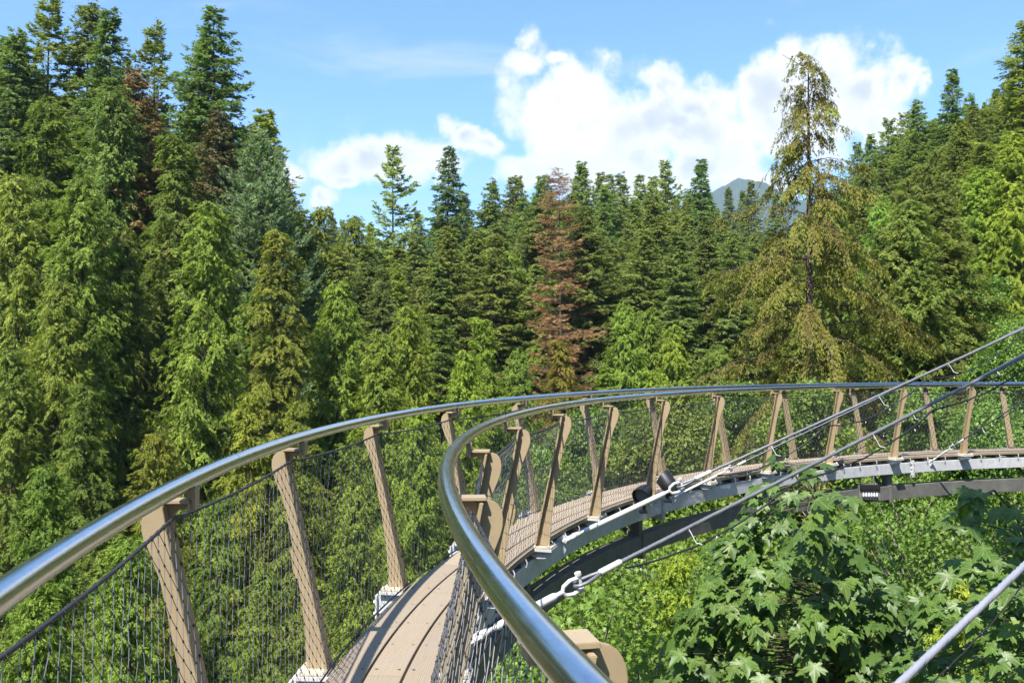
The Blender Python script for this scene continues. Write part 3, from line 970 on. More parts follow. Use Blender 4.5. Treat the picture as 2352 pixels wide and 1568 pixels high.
FIN = lambda th: P(th, 11.43, -0.10)
cb = stay_cable(FIN(0.114), ANCH, 0.0115, 0.62, 'galvanised stay cable rising from below the bent handrail, shackle in front of leaves', ties=(0.145, 0.30, 0.62, 0.80))
ca = stay_cable(FIN(0.374), ANCH + np.array([0, 0, 0.10]), 0.0115, 1.02, 'galvanised stay cable with long white turnbuckle lying along the inner beam', ties=(0.22, 0.345, 0.43, 0.55, 0.72))
ce = stay_cable(FIN(0.634), ANCH + np.array([0.05, 0.3, 0.16]), 0.0085, 0.62, 'stay cable starting at the splice plate, almost hidden behind a thicker cable', thin=True, mat='rope_dark')
cg = stay_cable(FIN(0.905), ANCH + np.array([0.1, 0.4, 0.02]), 0.0085, 0.45, 'thin stay cable ending behind the top leaves of the near maple', thin=True, mat='rope_dark', ties=(0.25, 0.42, 0.6))
cf = stay_cable(FIN(1.165), ANCH + np.array([0.2, 0.6, -0.10]), 0.0085, 0.34, 'short thin stay cable fixed to the far beam beside the bolted splice', thin=True, mat='rope_dark', ties=(0.17, 0.45, 0.6))
SD = px(1237, 2370, 2.05)
cdd = stay_cable(SD, ANCH_D, 0.0125, 0.5, 'thick pale stay cable crossing the lower right corner, nearest the camera', mat='rope_pale', ties=(0.262, 0.335, 0.42), tie_len=0.06)
light_string(cb, 0.10, 0.95, 3, 'black wire of fairy lights hanging below the cable that crosses the maple', 0.09, 30, 0.0055)
light_string(ca, 0.16, 0.95, 4, 'black wire of fairy lights below the topmost stay cable', 0.12, 30, 0.0055)
light_string(cf, 0.12, 0.95, 5, 'thin black fairy light wire along the shortest far cable', 0.05, 14, 0.004)
light_string(cg, 0.08, 0.95, 9, 'black fairy light wire along the thin cable behind the maple top', 0.06, 20, 0.0045)
light_string(cdd, 0.15, 0.75, 6, 'twisted black fairy light wire under the nearest thick cable', 0.03, 24, 0.0026, 0.05)

# ------------------------------------------------------------------ floodlights and junction box
def floodlight(pos, aim, label, lens_seen=True):
    root = empty('floodlight', pos)
    tag(root, label, 'floodlight', 'floodlights clamped to the inner beam')
    d, a, b = frame(np.asarray(aim, float))
    h = MB()
    prof = [(-0.13, 0.02), (-0.125, 0.045), (-0.09, 0.072), (-0.02, 0.088), (0.05, 0.092), (0.075, 0.094), (0.075, 0.082), (0.03, 0.078)]
    n = 22; vs, fs = [], []
    for t, r in prof:
        for j in range(n):
            q = 2 * pi * j / n; e = 0.035 * max(0, sin(q)) if t > 0.06 else 0
            vs.append(d * (t + e) + r * (cos(q) * a + sin(q) * b))
    for i in range(len(prof) - 1):
        for j in range(n):
            fs.append((i * n + j, i * n + (j + 1) % n, (i + 1) * n + (j + 1) % n, (i + 1) * n + j))
    fs.append(tuple(range(n)))
    h.add(vs, fs); link('housing', h.mesh('housing', M['black'], smooth=True), root)
    l = MB(); l.tube([d * 0.03, d * 0.036], 0.079, 22); link('lens', l.mesh('lens', M['lens']), root)
    k = MB(); k.tube([d * -0.02 - b * 0.08, d * -0.02 - np.array([0, 0, 0.17])], 0.018, 8)
    k.box(-0.04, 0.04, -0.04, 0.04, -0.20, -0.17)
    link('stem', k.mesh('stem', M['black'], bevel=0.002), root)


m, N, out = new_mat('lamp_lens')
p = N.n('ShaderNodeBsdfPrincipled'); p.inputs['Base Color'].default_value = (0.16, 0.17, 0.16, 1); p.inputs['Roughness'].default_value = 0.18
geo = N.n('ShaderNodeTexCoord'); wv = N.n('ShaderNodeTexWave'); N.link(geo.outputs['Object'], wv.inputs['Vector']); wv.inputs['Scale'].default_value = 18
bp = N.n('ShaderNodeBump'); bp.inputs['Strength'].default_value = 0.5; N.link(wv.outputs['Fac'], bp.inputs['Height']); N.link(bp.outputs[0], p.inputs['Normal'])
N.link(p.outputs[0], out.inputs[0]); M['lens'] = m
floodlight(px(1479, 1132, 9.5), (-0.45, -0.8, -0.22), 'black floodlight facing the camera beside an inner post base')
floodlight(px(1535, 1108, 9.7), (-0.5, 0.55, 0.75), 'black floodlight tilted upward next to the white turnbuckle')

jb = empty('junction_box', P(1.045, 11.46, -0.58))
tag(jb, 'dark junction box with white cable glands below the far beam', 'junction box')
q = MB(); q.box(-0.16, 0.16, -0.10, 0.10, -0.02, 0.20); link('case', q.mesh('case', M['girder'], bevel=0.006), jb)
q = MB(); q.box(-0.15, 0.15, -0.13, -0.101, 0.135, 0.21); link('hood', q.mesh('hood', M['black'], bevel=0.003), jb)
g = MB(); g.tube([(0, 0, 0.035), (0, 0, 0.02), (0, 0, -0.01), (0, 0, -0.03)], [0.004, 0.010, 0.018, 0.009], 8); gl = g.mesh('cable_gland', M['tie'], smooth=True)
for i in range(6): link('cable_gland', gl, jb, (-0.10 + i * 0.04, -0.122, 0.06))
hb = MB(); hb.tube([(0.1, 0.0, 0.2), (0.1, 0.0, 0.34)], 0.012, 8); hb.tube([(-0.1, 0.0, 0.2), (-0.1, 0.0, 0.34)], 0.012, 8); link('hanger_rod', hb.mesh('hanger_rod', M['girder']), jb)

# ------------------------------------------------------------------ trees
def rhombi(C, D, Nrm, L, Wd, rg):
    """leaf-shaped quads from base C along D, facing Nrm"""
    D = D / (np.linalg.norm(D, axis=1)[:, None] + 1e-9)
    Sd = np.cross(Nrm, D); Sd /= (np.linalg.norm(Sd, axis=1)[:, None] + 1e-9)
    Up = np.cross(D, Sd)
    L = L[:, None]; Wd = Wd[:, None]
    mid = C + D * L * 0.45 + Up * L * 0.08
    V = np.stack([C, mid + Sd * Wd, C + D * L, mid - Sd * Wd], 1).reshape(-1, 3)
    F = np.arange(len(C) * 4).reshape(-1, 4)
    return V, F


def prisms(A, B, ra, rb):
    """three-sided twigs from A to B"""
    D = B - A; D = D / (np.linalg.norm(D, axis=1)[:, None] + 1e-9)
    s1 = np.cross(D, [0.13, 0.21, 0.97]); s1 /= (np.linalg.norm(s1, axis=1)[:, None] + 1e-9); s2 = np.cross(D, s1)
    ring = [(cos(t), sin(t)) for t in (0.3, 0.3 + 2 * pi / 3, 0.3 + 4 * pi / 3)]
    V = np.stack([X + r[:, None] * (c * s1 + s * s2) for X, r in ((A, ra), (B, rb)) for c, s in ring], 1).reshape(-1, 3)
    b = (np.arange(len(A)) * 6)[:, None]
    F = np.concatenate([b + np.array([[0, 1, 4, 3]]), b + np.array([[1, 2, 5, 4]]), b + np.array([[2, 0, 3, 5]])])
    return V, F


def trunk_tube(pts, rs, n=9):
    m = MB().tube(pts, rs, n)
    F4 = [f for f in m.f if len(f) == 4]
    return np.array(m.v), np.array(F4)


def join(parts):
    V, F, o = [], [], 0
    for v, f in parts:
        V.append(v); F.append(f + o); o += len(v)
    return np.concatenate(V), np.concatenate(F)


def conifer(name, seed, mat, H=40.0, zb=6.0, R=4.6, p=0.85, whorl=0.55, nb=5, up=(0.75, 0.05), droop=0.25, tip=0.12, ds=0.26, bl=(0.36, 0.30), phi=(58, 16),
            hang=0.25, dl=0.17, leaf=(0.36, 0.085), leafdown=0.15, flat=0.5, ragged=0.25, gaps=0.0, lean=0.4, trunk=0.0105, nod=0.0, bark='bark', sub_sag=0.15, tintshift=0.0, envf=None, tk=0.0, thin=None, jit=1.0):
    rg = np.random.default_rng(seed)
    # trunk line with a slight bend, and a nodding leader for hemlocks
    wob = rg.uniform(-1, 1, 4)
    def axis(z):
        t = z / H
        x = lean * (np.sin(t * 2.2 + wob[0]) - np.sin(wob[0])) ; y = lean * (np.sin(t * 1.9 + wob[1]) - np.sin(wob[1]))
        k = np.clip((t - 0.955) / 0.045, 0, 1) ** 2
        return np.stack([x + nod * k, y + nod * 0.35 * k, z - 0.7 * abs(nod) * k], -1)
    zs = [H - 0.35]
    while zs[-1] > zb: zs.append(zs[-1] - whorl * (0.40 + 0.60 * min(1.0, (H - zs[-1]) / (H - zb) * 2.2)))
    zs = np.array(zs[1:])
    z = np.repeat(zs, nb) + rg.uniform(-0.5, 0.5, len(zs) * nb) * whorl * jit
    n = len(z)
    t = np.clip((H - z) / (H - zb), 0.004, 1)
    az = rg.uniform(0, 2 * pi, n)
    # sectors that stick out or stay back give the uneven outline
    sect = 1 + ragged * (np.sin(az * 2 + z * 0.55 + wob[2] * 5) * 0.5 + np.sin(az * 3 - z * 0.9 + wob[3] * 7) * 0.5)
    env = R * ((1 - np.exp(-tk * t)) / (1 - np.exp(-tk)) if tk else t ** p) * np.where(t > 0.8, 1 - 0.35 * (t - 0.8) / 0.2, 1)
    if envf is not None: env = envf(t)
    L = np.maximum(0.35, env * sect * rg.uniform(1 - ragged * 1.3, 1 + ragged * 0.5, n))
    if thin is not None: nbk = rg.uniform(0, 1, n) < thin(t)
    else: nbk = np.ones(n, bool)
    keep = nbk & (rg.uniform(0, 1, n) > gaps * (np.sin(z * 0.9 + wob[0] * 9) * 0.5 + 0.7))
    z, t, az, L = z[keep], t[keep], az[keep], L[keep]; n = len(z)
    e0 = up[0] * (1 - t) ** 1.5 + up[1] + rg.normal(0, 0.10, n)
    dr = droop * rg.uniform(0.6, 1.4, n)
    base = axis(z)
    h = np.stack([np.cos(az), np.sin(az), np.zeros(n)], 1); q = np.stack([-np.sin(az), np.cos(az), np.zeros(n)], 1)
    def bpos(i, s):
        return base[i] + h[i] * (L[i] * s)[:, None] + np.array([0, 0, 1.0]) * (L[i] * (e0[i] * s - dr[i] * s ** 1.7 + tip * s ** 3.5))[:, None]
    cnt = np.maximum(5, (L / ds * 2).astype(int))
    bi = np.repeat(np.arange(n), cnt); m = len(bi)
    s = 0.10 + 0.90 * rg.uniform(0, 1, m) ** 0.75
    sd = rg.choice([-1.0, 1.0], m)
    Pb = bpos(bi, s)
    ll = (bl[0] * L[bi] * (1 - s) ** 0.8 * 0.75 + bl[1]) * rg.uniform(0.65, 1.3, m)
    ph = np.radians(np.clip(rg.normal(phi[0], phi[1], m), 8, 95)) * (1 - 0.55 * s ** 3)
    slope = (e0[bi] - 1.7 * dr[bi] * s ** 0.7 + 3.5 * tip * s ** 2.5) * 0.7 - hang * rg.uniform(0.3, 1.6, m)
    Dd = h[bi] * np.cos(ph)[:, None] + q[bi] * (sd * np.sin(ph))[:, None]; Dd[:, 2] = slope
    Dd /= np.linalg.norm(Dd, axis=1)[:, None]
    cnt2 = np.maximum(2, (ll / dl).astype(int))
    li = np.repeat(np.arange(m), cnt2); k = len(li)
    u = rg.uniform(0, 1, k)
    C = Pb[li] + Dd[li] * (ll[li] * u)[:, None]; C[:, 2] -= sub_sag * ll[li] * u ** 2
    C += rg.normal(0, 0.035, (k, 3))
    perp = np.cross(Dd[li], [0, 0, 1.0]); perp /= (np.linalg.norm(perp, axis=1)[:, None] + 1e-9)
    D = Dd[li] + perp * (rg.choice([-1.0, 1.0], k) * rg.uniform(0.3, 1.0, k))[:, None] + rg.normal(0, 0.22, (k, 3)); D[:, 2] -= leafdown * rg.uniform(0.3, 1.7, k)
    Nn = rg.normal(0, 1, (k, 3)) * 0.36 + np.array([0, 0, 1.0]) * flat + h[bi[li]] * (0.85 - 0.5 * flat)
    size = rg.uniform(0.65, 1.35, k)
    D = D / (np.linalg.norm(D, axis=1)[:, None] + 1e-9)
    Sd = np.cross(Nn, D); Sd /= (np.linalg.norm(Sd, axis=1)[:, None] + 1e-9)
    wv_ = (leaf[1] * rg.uniform(0.7, 1.3, k))[:, None]; lv_ = (leaf[0] * size)[:, None]
    V = np.stack([C + Sd * wv_, C + D * lv_, C - Sd * wv_], 1).reshape(-1, 3); F = np.arange(k * 3).reshape(-1, 3)
    br = rg.normal(0, 0.13, n)
    tn = np.clip(0.48 + tintshift + br[bi[li]] + rg.normal(0, 0.13, k) + 0.30 * (u - 0.4) + 0.22 * (s[li] - 0.5), 0, 1)
    crown = np_mesh(name + '_crown', V, F, M[mat], tn)
    # trunk and limbs
    zt = np.linspace(-2.0, H - 0.25, 26); tp = axis(np.maximum(zt, 0)); tp[:, 2] = np.where(zt < 0, zt, tp[:, 2])
    rs = trunk * H * np.clip(1 - zt / H, 0.015, 1) ** 0.9 * (1 + 0.5 * np.exp(-np.maximum(zt, 0) / 1.2))
    parts = [trunk_tube(tp, rs)]
    for s0, s1 in ((0, 0.35), (0.35, 0.7), (0.7, 0.97)):
        ii = np.arange(n); A = bpos(ii, np.full(n, s0)); B = bpos(ii, np.full(n, s1))
        rr = np.clip(L * 0.009, 0.012, 0.09)
        parts.append(prisms(A, B, rr * (1 - s0 * 0.8), rr * (1 - s1 * 0.8)))
    tv, tf = join(parts)
    trunk_me = np_mesh(name + '_trunk', tv, tf, M[bark], smooth=False)
    return {'H': H, 'R': R, 'crown': crown, 'trunk': trunk_me, 'n': len(F)}


def broadleaf(name, seed, mat, H=12.0, R=3.5, nclump=60, per=110, leaf=0.13, star=False, zb=0.25, bark='greybark', stems=3, spread=0.62):
    rg = np.random.default_rng(seed)
    # clumps of leaves spread through an uneven crown, held by stems and limbs
    th = rg.uniform(0, 2 * pi, nclump); zz = rg.uniform(zb, 1.0, nclump)
    prof = np.sin(np.clip((zz - zb) / (1 - zb), 0, 1) ** 0.75 * pi * 0.93 + 0.12)
    rr = R * prof * np.sqrt(rg.uniform(0.12, 1, nclump)) * rg.uniform(0.8, 1.15, nclump)
    cc = np.stack([rr * np.cos(th), rr * np.sin(th), H * zz], 1)
    cr = R * spread * rg.uniform(0.28, 0.62, nclump)
    i = np.repeat(np.arange(nclump), per); k = len(i)
    g = rg.normal(0, 1, (k, 3)); g /= np.linalg.norm(g, axis=1)[:, None]
    g *= (rg.uniform(0, 1, k) ** 0.45)[:, None]
    g[:, 2] *= 0.5
    C = cc[i] + g * cr[i][:, None]
    C[:, 2] -= 0.18 * (np.hypot(C[:, 0], C[:, 1]) / R) ** 2 * R
    out = np.stack([C[:, 0], C[:, 1], np.zeros(k)], 1); out /= (np.linalg.norm(out, axis=1)[:, None] + 1e-6)
    D = out * 0.5 + rg.normal(0, 0.6, (k, 3)); D[:, 2] -= 0.25
    Nn = np.array([0, 0, 1.0]) + out * 0.35 + rg.normal(0, 0.45, (k, 3))
    sz = leaf * rg.uniform(0.6, 1.3, k)
    tn = np.clip(0.45 + rg.normal(0, 0.16, nclump)[i] + rg.normal(0, 0.17, k), 0, 1)
    if star:
        D /= np.linalg.norm(D, axis=1)[:, None]
        Sd = np.cross(Nn, D); Sd /= np.linalg.norm(Sd, axis=1)[:, None]
        lob = [(-0.35, 0.0), (-0.12, 0.42), (0.12, 0.18), (0.42, 0.62), (0.36, 0.16), (1.0, 0.0), (0.36, -0.16), (0.42, -0.62), (0.12, -0.18), (-0.12, -0.42)]
        Upv = np.cross(D, Sd)
        V = np.stack([C + sz[:, None] * (a * D + b * Sd - 0.25 * (a * a + b * b) * Upv) for a, b in lob], 1).reshape(-1, 3)
        quads = np.array([(0, 1, 2, 9), (9, 2, 8, 8), (2, 3, 4, 8), (8, 4, 6, 7), (4, 5, 6, 6)])
        bq = (np.arange(k) * 10)[:, None, None]
        tri = np.array([(0, 1, 9), (1, 2, 9), (9, 2, 8), (2, 3, 4), (2, 4, 8), (8, 4, 6), (8, 6, 7), (4, 5, 6)])
        F = (bq + tri[None]).reshape(-1, 3); tn = np.repeat(tn, len(tri))
    else:
        V, F = rhombi(C, D, Nn, sz, sz * 0.36, rg)
    crown = np_mesh(name + '_crown', V, F, M[mat], tn)
    parts = []
    for sidx in range(stems):
        a = 2 * pi * sidx / stems + rg.uniform(0, 1); b = R * 0.35 * (stems > 1)
        zt = np.linspace(-1.5, H * 0.68, 10); q = np.clip(zt / H, 0, 1) ** 1.3
        tp = np.stack([b * q * np.cos(a) + 0.1 * np.sin(zt), b * q * np.sin(a) + 0.1 * np.cos(zt * 1.3), zt], 1)
        parts.append(trunk_tube(tp, 0.007 * H / (stems ** 0.4) * np.clip(1 - zt / H, 0.08, 1), 7))
    A = np.stack([cc[:, 0] * 0.22, cc[:, 1] * 0.22, np.maximum(0.5, cc[:, 2] - 0.55 * np.hypot(cc[:, 0], cc[:, 1]) - 0.4)], 1)
    parts.append(prisms(A, cc, np.full(nclump, 0.022), np.full(nclump, 0.007)))
    tv, tf = join(parts)
    return {'H': H, 'R': R, 'crown': crown, 'trunk': np_mesh(name + '_trunk', tv, tf, M[bark]), 'n': len(F) * (1 if star else 2)}


PT = {}
PT['fir'] = [conifer('fir_%d' % i, 20 + i, 'fir', zb=5, R=R_, tk=p_, whorl=0.54, nb=8, up=(0.36, 0.0), droop=0.34, tip=0.16, hang=0.14, leafdown=0.08, flat=0.5, ragged=rag, gaps=gp_, ds=0.34, dl=0.036,
             leaf=(0.20, 0.044), lean=0.5, bl=(0.34, 0.30)) for i, (R_, p_, rag, gp_) in enumerate(((5.2, 3.6, 0.26, 0.08), (4.9, 3.8, 0.36, 0.18), (4.6, 2.8, 0.22, 0.04)))]
PT['sparse'] = [conifer('sparse_fir', 41, 'fir', zb=9, R=4.6, tk=3.6, whorl=0.62, nb=5, up=(0.5, -0.02), droop=0.22, tip=0.28, hang=0.12, leafdown=0.1, flat=0.5, ragged=0.42, gaps=0.24, ds=0.30, dl=0.030, leaf=(0.22, 0.044), tintshift=0.12)]
PT['spruce'] = [conifer('blue_fir', 44, 'spruce', zb=4, R=6.2, tk=3.8, whorl=0.55, nb=8, up=(0.6, 0.15), droop=0.22, tip=0.26, hang=0.05, leafdown=-0.15, flat=0.4, ragged=0.24, ds=0.44, dl=0.046, leaf=(0.22, 0.050))]
PT['rust'] = [conifer('rusty_fir', 46, 'rust', zb=5, R=5.0, tk=4.2, whorl=0.52, nb=7, up=(0.45, -0.02), droop=0.35, tip=0.16, hang=0.25, leafdown=0.2, flat=0.5, ragged=0.34, gaps=0.15, ds=0.34, dl=0.036, leaf=(0.20, 0.042))]
PT['cedar'] = [conifer('cedar_%d' % i, 50 + i, 'cedar', H=30, zb=2, R=4.8, p=0.60, whorl=0.42, nb=7, up=(0.9, 0.0), droop=0.62, tip=0.42, hang=0.65, leafdown=0.75, flat=0.3, ragged=0.26, gaps=0.08, ds=0.32, dl=0.024, leaf=(0.155, 0.032),
               bl=(0.26, 0.36), sub_sag=0.5, lean=0.3) for i in range(2)]
PT['hemlock'] = [conifer('hemlock_%d' % i, 60 + i, 'hemlock', H=30, zb=2, R=5.0, p=0.66, whorl=0.56, nb=7, up=(0.55, 0.06), droop=0.44, tip=0.02, hang=0.32, leafdown=0.32, flat=0.65, ragged=0.30, gaps=0.14, ds=0.26, dl=0.024, leaf=(0.14, 0.031),
                 bl=(0.38, 0.34), nod=1.0, sub_sag=0.4, lean=0.3) for i in range(2)]
PT['dead'] = [conifer('dead_fir', 70, 'dead', zb=6, R=5.6, p=0.62, whorl=0.60, nb=7, up=(0.4, 0.0), droop=0.18, tip=0.14, hang=0.10, leafdown=0.10, flat=0.4, ragged=0.32, gaps=0.24, ds=0.34, dl=0.044, leaf=(0.26, 0.018), bark='bark', trunk=0.008)]
PT['broad'] = [broadleaf('alder_%d' % i, 80 + i, 'broad', H=14, R=4.2, nclump=120, per=480, leaf=0.125, spread=0.46) for i in range(2)]
PT['vine'] = [broadleaf('vine_maple_%d' % i, 84 + i, 'broad', H=7, R=3.0, nclump=76, per=170, leaf=0.050, star=True, spread=0.50) for i in range(2)]
print('prototype triangles', sum(p['n'] for v in PT.values() for p in v))


def stand(kind, vx, vy, Y, wpx, label, cat='tree', group=None, var=None, col=(1, 1, 1), rz=None, minh=6.0, name=None):
    """a tree surveyed by the sight line to its tip: it grows from the ground below that point up to it"""
    a = px(vx, vy, Y)
    pr = PT[kind][(var if var is not None else rnd.randrange(99)) % len(PT[kind])]
    g = gz(a[0], a[1]); H = max(minh, a[2] - g)
    sz = H / pr['H']; sx = min(max((wpx * 1.5 * Y / FV) / pr['R'], 0.85 * sz), 1.5 * sz)
    nm = name or {'fir': 'fir_tree', 'sparse': 'fir_tree', 'spruce': 'fir_tree', 'rust': 'fir_tree', 'cedar': 'cedar_tree', 'hemlock': 'hemlock_tree', 'dead': 'dead_fir_tree', 'broad': 'alder_tree', 'vine': 'vine_maple'}[kind]
    o = empty(nm, (a[0], a[1], a[2] - H), (rnd.uniform(-0.012, 0.012), rnd.uniform(-0.012, 0.012), rz if rz is not None else rnd.uniform(0, 6.28)))
    o.scale = (sx, sx, sz)
    tag(o, label, cat, group)
    t = link('trunk', pr['trunk'], o); c = link('crown', pr['crown'], o)
    c.color = (col[0] * 1.12, col[1] * 1.12, col[2] * 1.05, 1); t.color = (1, 1, 1, 1)
    return o


def T(kind, x, y, Y, w, label, **k): return stand(kind, x, y, Y, w, label, **k)


# --- tall stand on the left
LG = 'tall conifers of the left bank'
T('fir', -2, 66, 60, 110, 'dark fir cut off by the left picture edge', group=LG, var=0, col=(0.75, 0.85, 0.9))
T('fir', 42, 92, 66, 105, 'short pointed fir top near the left edge, behind the broken-branched fir', group=LG, var=2, col=(0.9, 1, 0.9))
T('sparse', 100, -12, 62, 125, 'fir with ragged side branches reaching past the top edge on the left', group=LG, col=(1.05, 1.05, 0.9))
T('fir', 190, -22, 62, 130, 'broad dense fir, tallest of the left stand, cut by the top edge', group=LG, var=0, col=(0.9, 0.95, 0.95))
T('fir', 275, 33, 60, 95, 'narrow dark fir right of the tallest left fir', group=LG, var=2, col=(0.72, 0.85, 0.85))
T('sparse', 368, 52, 64, 95, 'thin-topped fir standing above the rust brown fir', group=LG, col=(1.0, 1.0, 0.9))
T('fir', 445, 66, 63, 105, 'full grey green fir between the thin-topped fir and the tall spire', group=LG, var=0, col=(0.95, 1.0, 1.0))
T('fir', 510, 14, 60, 105, 'tall dark fir spire at the right edge of the left stand', group=LG, var=1, col=(0.72, 0.86, 0.90))
T('rust', 325, 155, 56, 95, 'fir with rust brown dying foliage in the left stand', group=LG, col=(1.05, 0.95, 0.95))
T('rust', 490, 250, 56, 85, 'olive brown fir below the tall dark spire', group=LG, col=(0.75, 0.9, 0.8))
T('hemlock', 440, 285, 52, 115, 'yellow green hemlock with layered boughs beside the rust brown fir', group=LG, var=0, col=(0.92, 1.0, 0.75))
T('cedar', 235, 188, 53, 110, 'olive cedar with hanging sprays below the tallest left fir', group=LG, var=1, col=(0.85, 0.9, 0.95))
T('hemlock', 95, 195, 54, 125, 'dark olive hemlock at far left under the ragged fir', group=LG, var=1, col=(0.72, 0.82, 0.6))
T('spruce', 590, 300, 54, 105, 'blue green fir with upswept boughs at the right of the left stand', group=LG, col=(1.0, 1.0, 1.0), rz=0.5)
T('fir', 608, 238, 57, 120, 'fir with yellow green boughs against the sky behind the blue green fir', group=LG, var=2, col=(1.05, 1.12, 0.75))
T('cedar', 48, 398, 47, 105, 'bright cedar in front at the far left', group=LG, var=0, col=(1.05, 1.05, 1.0))
T('cedar', 190, 398, 45, 115, 'pointed light green cedar in front of the left stand', group=LG, var=1, col=(1.0, 1.08, 0.9))
T('cedar', 460, 462, 45, 110, 'light green cedar left of the blue green fir', group=LG, var=0, col=(1.05, 1.12, 0.9))
T('cedar', 300, 520, 48, 95, 'olive cedar between the two light green front cedars', group=LG, var=1, col=(0.85, 0.85, 0.75))
T('hemlock', 655, 498, 46, 125, 'olive hemlock with sweeping layered boughs at the right foot of the left stand', group=LG, var=0, col=(1.15, 1.0, 0.75))
T('hemlock', 705, 450, 60, 80, 'yellow topped hemlock at the right shoulder of the left stand', group=LG, var=1, col=(1.05, 1.1, 0.75))
T('hemlock', 555, 640, 50, 90, 'dark hemlock low between the light cedar and the olive hemlock', group=LG, var=1, col=(0.7, 0.9, 0.8))
T('cedar', 120, 640, 42, 105, 'bright green cedar low in front at the left', group=LG, var=1, col=(1.0, 1.05, 0.9))

# --- lower trees between the left stand and the walkway
LW = 'lower trees between left stand and walkway'
T('cedar', 20, 800, 40, 120, 'leafy cedar low at the left edge above the handrail', group=LW, var=0, col=(0.9, 1.0, 0.9))
T('hemlock', 210, 860, 40, 110, 'rounded yellow green conifer above the left handrail', group=LW, var=0, col=(1.0, 1.1, 0.8))
T('cedar', 350, 985, 34, 95, 'small olive cedar with pointed tip just above the left handrail', group=LW, var=1, col=(1.05, 0.95, 0.75))
T('hemlock', 545, 872, 36, 110, 'hemlock with a nodding tip above the left handrail', group=LW, var=1, col=(1.1, 1.05, 0.75), rz=0.3)
T('cedar', 760, 640, 50, 105, 'pale green cedar right of the olive hemlock', group=LW, var=0, col=(1.05, 1.1, 0.85))
T('cedar', 870, 760, 46, 120, 'light green cedar above the middle of the left handrail', group=LW, var=1, col=(1.0, 1.1, 0.9))
T('hemlock', 690, 900, 36, 90, 'yellow hemlock behind the second left post', group=LW, var=0, col=(1.05, 1.1, 0.8))
T('cedar', 950, 930, 36, 110, 'cedar seen through the net right of the third left post', group=LW, var=0, col=(1.0, 1.1, 0.8))
T('cedar', 120, 1060, 28, 130, 'dark leafy cedar behind the near end of the left handrail', group=LW, var=1, col=(0.75, 0.9, 0.75))
T('hemlock', 480, 1120, 27, 130, 'bright hemlock seen through the net between the first left posts', group=LW, var=1, col=(1.0, 1.15, 0.8))
T('cedar', 300, 1230, 24, 150, 'green cedar at the lower left corner behind the net', group=LW, var=0, col=(0.95, 1.1, 0.75))
T('cedar', 830, 1100, 27, 130, 'yellow green cedar behind the net left of the planks', group=LW, var=1, col=(1.0, 1.1, 0.75))
T('hemlock', 640, 1290, 24, 140, 'hemlock boughs low behind the second left post', group=LW, var=0, col=(0.9, 1.1, 0.75))
T('cedar', 60, 1330, 20, 170, 'cedar at the bottom left corner below the handrail', group=LW, var=1, col=(0.9, 1.05, 0.75))

# --- middle of the valley
MG = 'conifers across the middle of the valley'
T('sparse', 910, 331, 88, 68, 'tall pale thin fir standing alone against the cloud', group=MG, var=0, col=(1.45, 1.35, 1.2), rz=1.0)
T('fir', 1036, 331, 88, 62, 'tall dark fir right of the pale thin fir', group=MG, var=1, col=(0.82, 0.95, 0.95))
T('fir', 1124, 404, 96, 68, 'grey green fir right of the tall dark fir', group=MG, var=0, col=(1.1, 1.15, 1.0))
T('fir', 1086, 436, 110, 50, 'small fir top between the dark fir and the grey green fir', group=MG, var=2)
T('dead', 1281, 376, 62, 85, 'dead fir with bare brown branches in the middle of the valley', group=MG, col=(1.0, 0.95, 0.95))
T('fir', 1343, 361, 112, 55, 'pointed fir just right of the dead brown fir', group=MG, var=2, col=(1.0, 1.1, 1.05))
T('fir', 1428, 389, 125, 48, 'fir spire in the middle of the skyline row', group=MG, var=0, col=(0.9, 1.0, 1.05))
T('sparse', 1527, 364, 112, 50, 'fir with a thin bare top left of the thick fir on the skyline', group=MG, col=(1.1, 1.1, 1.05))
T('fir', 1582, 362, 105, 58, 'thick dark fir at the right end of the skyline row', group=MG, var=2, col=(0.8, 0.95, 0.9))
T('hemlock', 1195, 552, 68, 75, 'yellow green hemlock with tiered boughs left of the dead fir', group=MG, var=0, col=(1.0, 1.15, 0.8))
T('hemlock', 1113, 707, 56, 65, 'bright green young hemlock below the grey green fir', group=MG, var=1, col=(1.1, 1.35, 0.75))
T('cedar', 812, 496, 85, 60, 'small cedar top in the gap right of the left stand', group=MG, var=0, col=(0.95, 1.0, 0.85))
T('spruce', 985, 560, 76, 70, 'blue green fir below the tall dark fir', group=MG, col=(0.9, 0.95, 0.9))
T('fir', 900, 600, 70, 75, 'dense green fir under the pale thin fir', group=MG, var=0, col=(1.15, 1.2, 0.85))
T('fir', 1000, 720, 62, 85, 'dark fir with spreading boughs above the curve of the handrails', group=MG, var=1, col=(0.8, 0.95, 0.75))
T('cedar', 1180, 800, 52, 85, 'light cedar above the inner handrail bend', group=MG, var=1, col=(1.0, 1.15, 0.85))
T('hemlock', 1370, 600, 66, 75, 'olive hemlock with brownish boughs right of the dead fir', group=MG, var=1, col=(1.15, 0.95, 0.75))
T('hemlock', 1290, 760, 58, 80, 'brownish hemlock at the foot of the dead fir', group=MG, var=0, col=(1.15, 0.9, 0.75))
T('fir', 1470, 600, 84, 70, 'green fir below the skyline row, right of the olive hemlock', group=MG, var=1, col=(0.95, 1.1, 0.85))
T('cedar', 1550, 585, 78, 68, 'pale green cedar on the slope below the thick skyline fir', group=MG, var=0, col=(1.05, 1.15, 1.0))
T('cedar', 1480, 700, 62, 75, 'soft light green cedar between the dead fir and the drooping hemlock', group=MG, var=1, col=(1.0, 1.12, 0.95))
T('cedar', 1610, 690, 66, 72, 'light green cedar left of the drooping hemlock', group=MG, var=0, col=(1.0, 1.15, 0.95))
T('hemlock', 1520, 828, 42, 62, 'bright yellow green hemlock sapling just above the far handrails', group=MG, var=0, col=(1.25, 1.4, 0.8), rz=2.9)
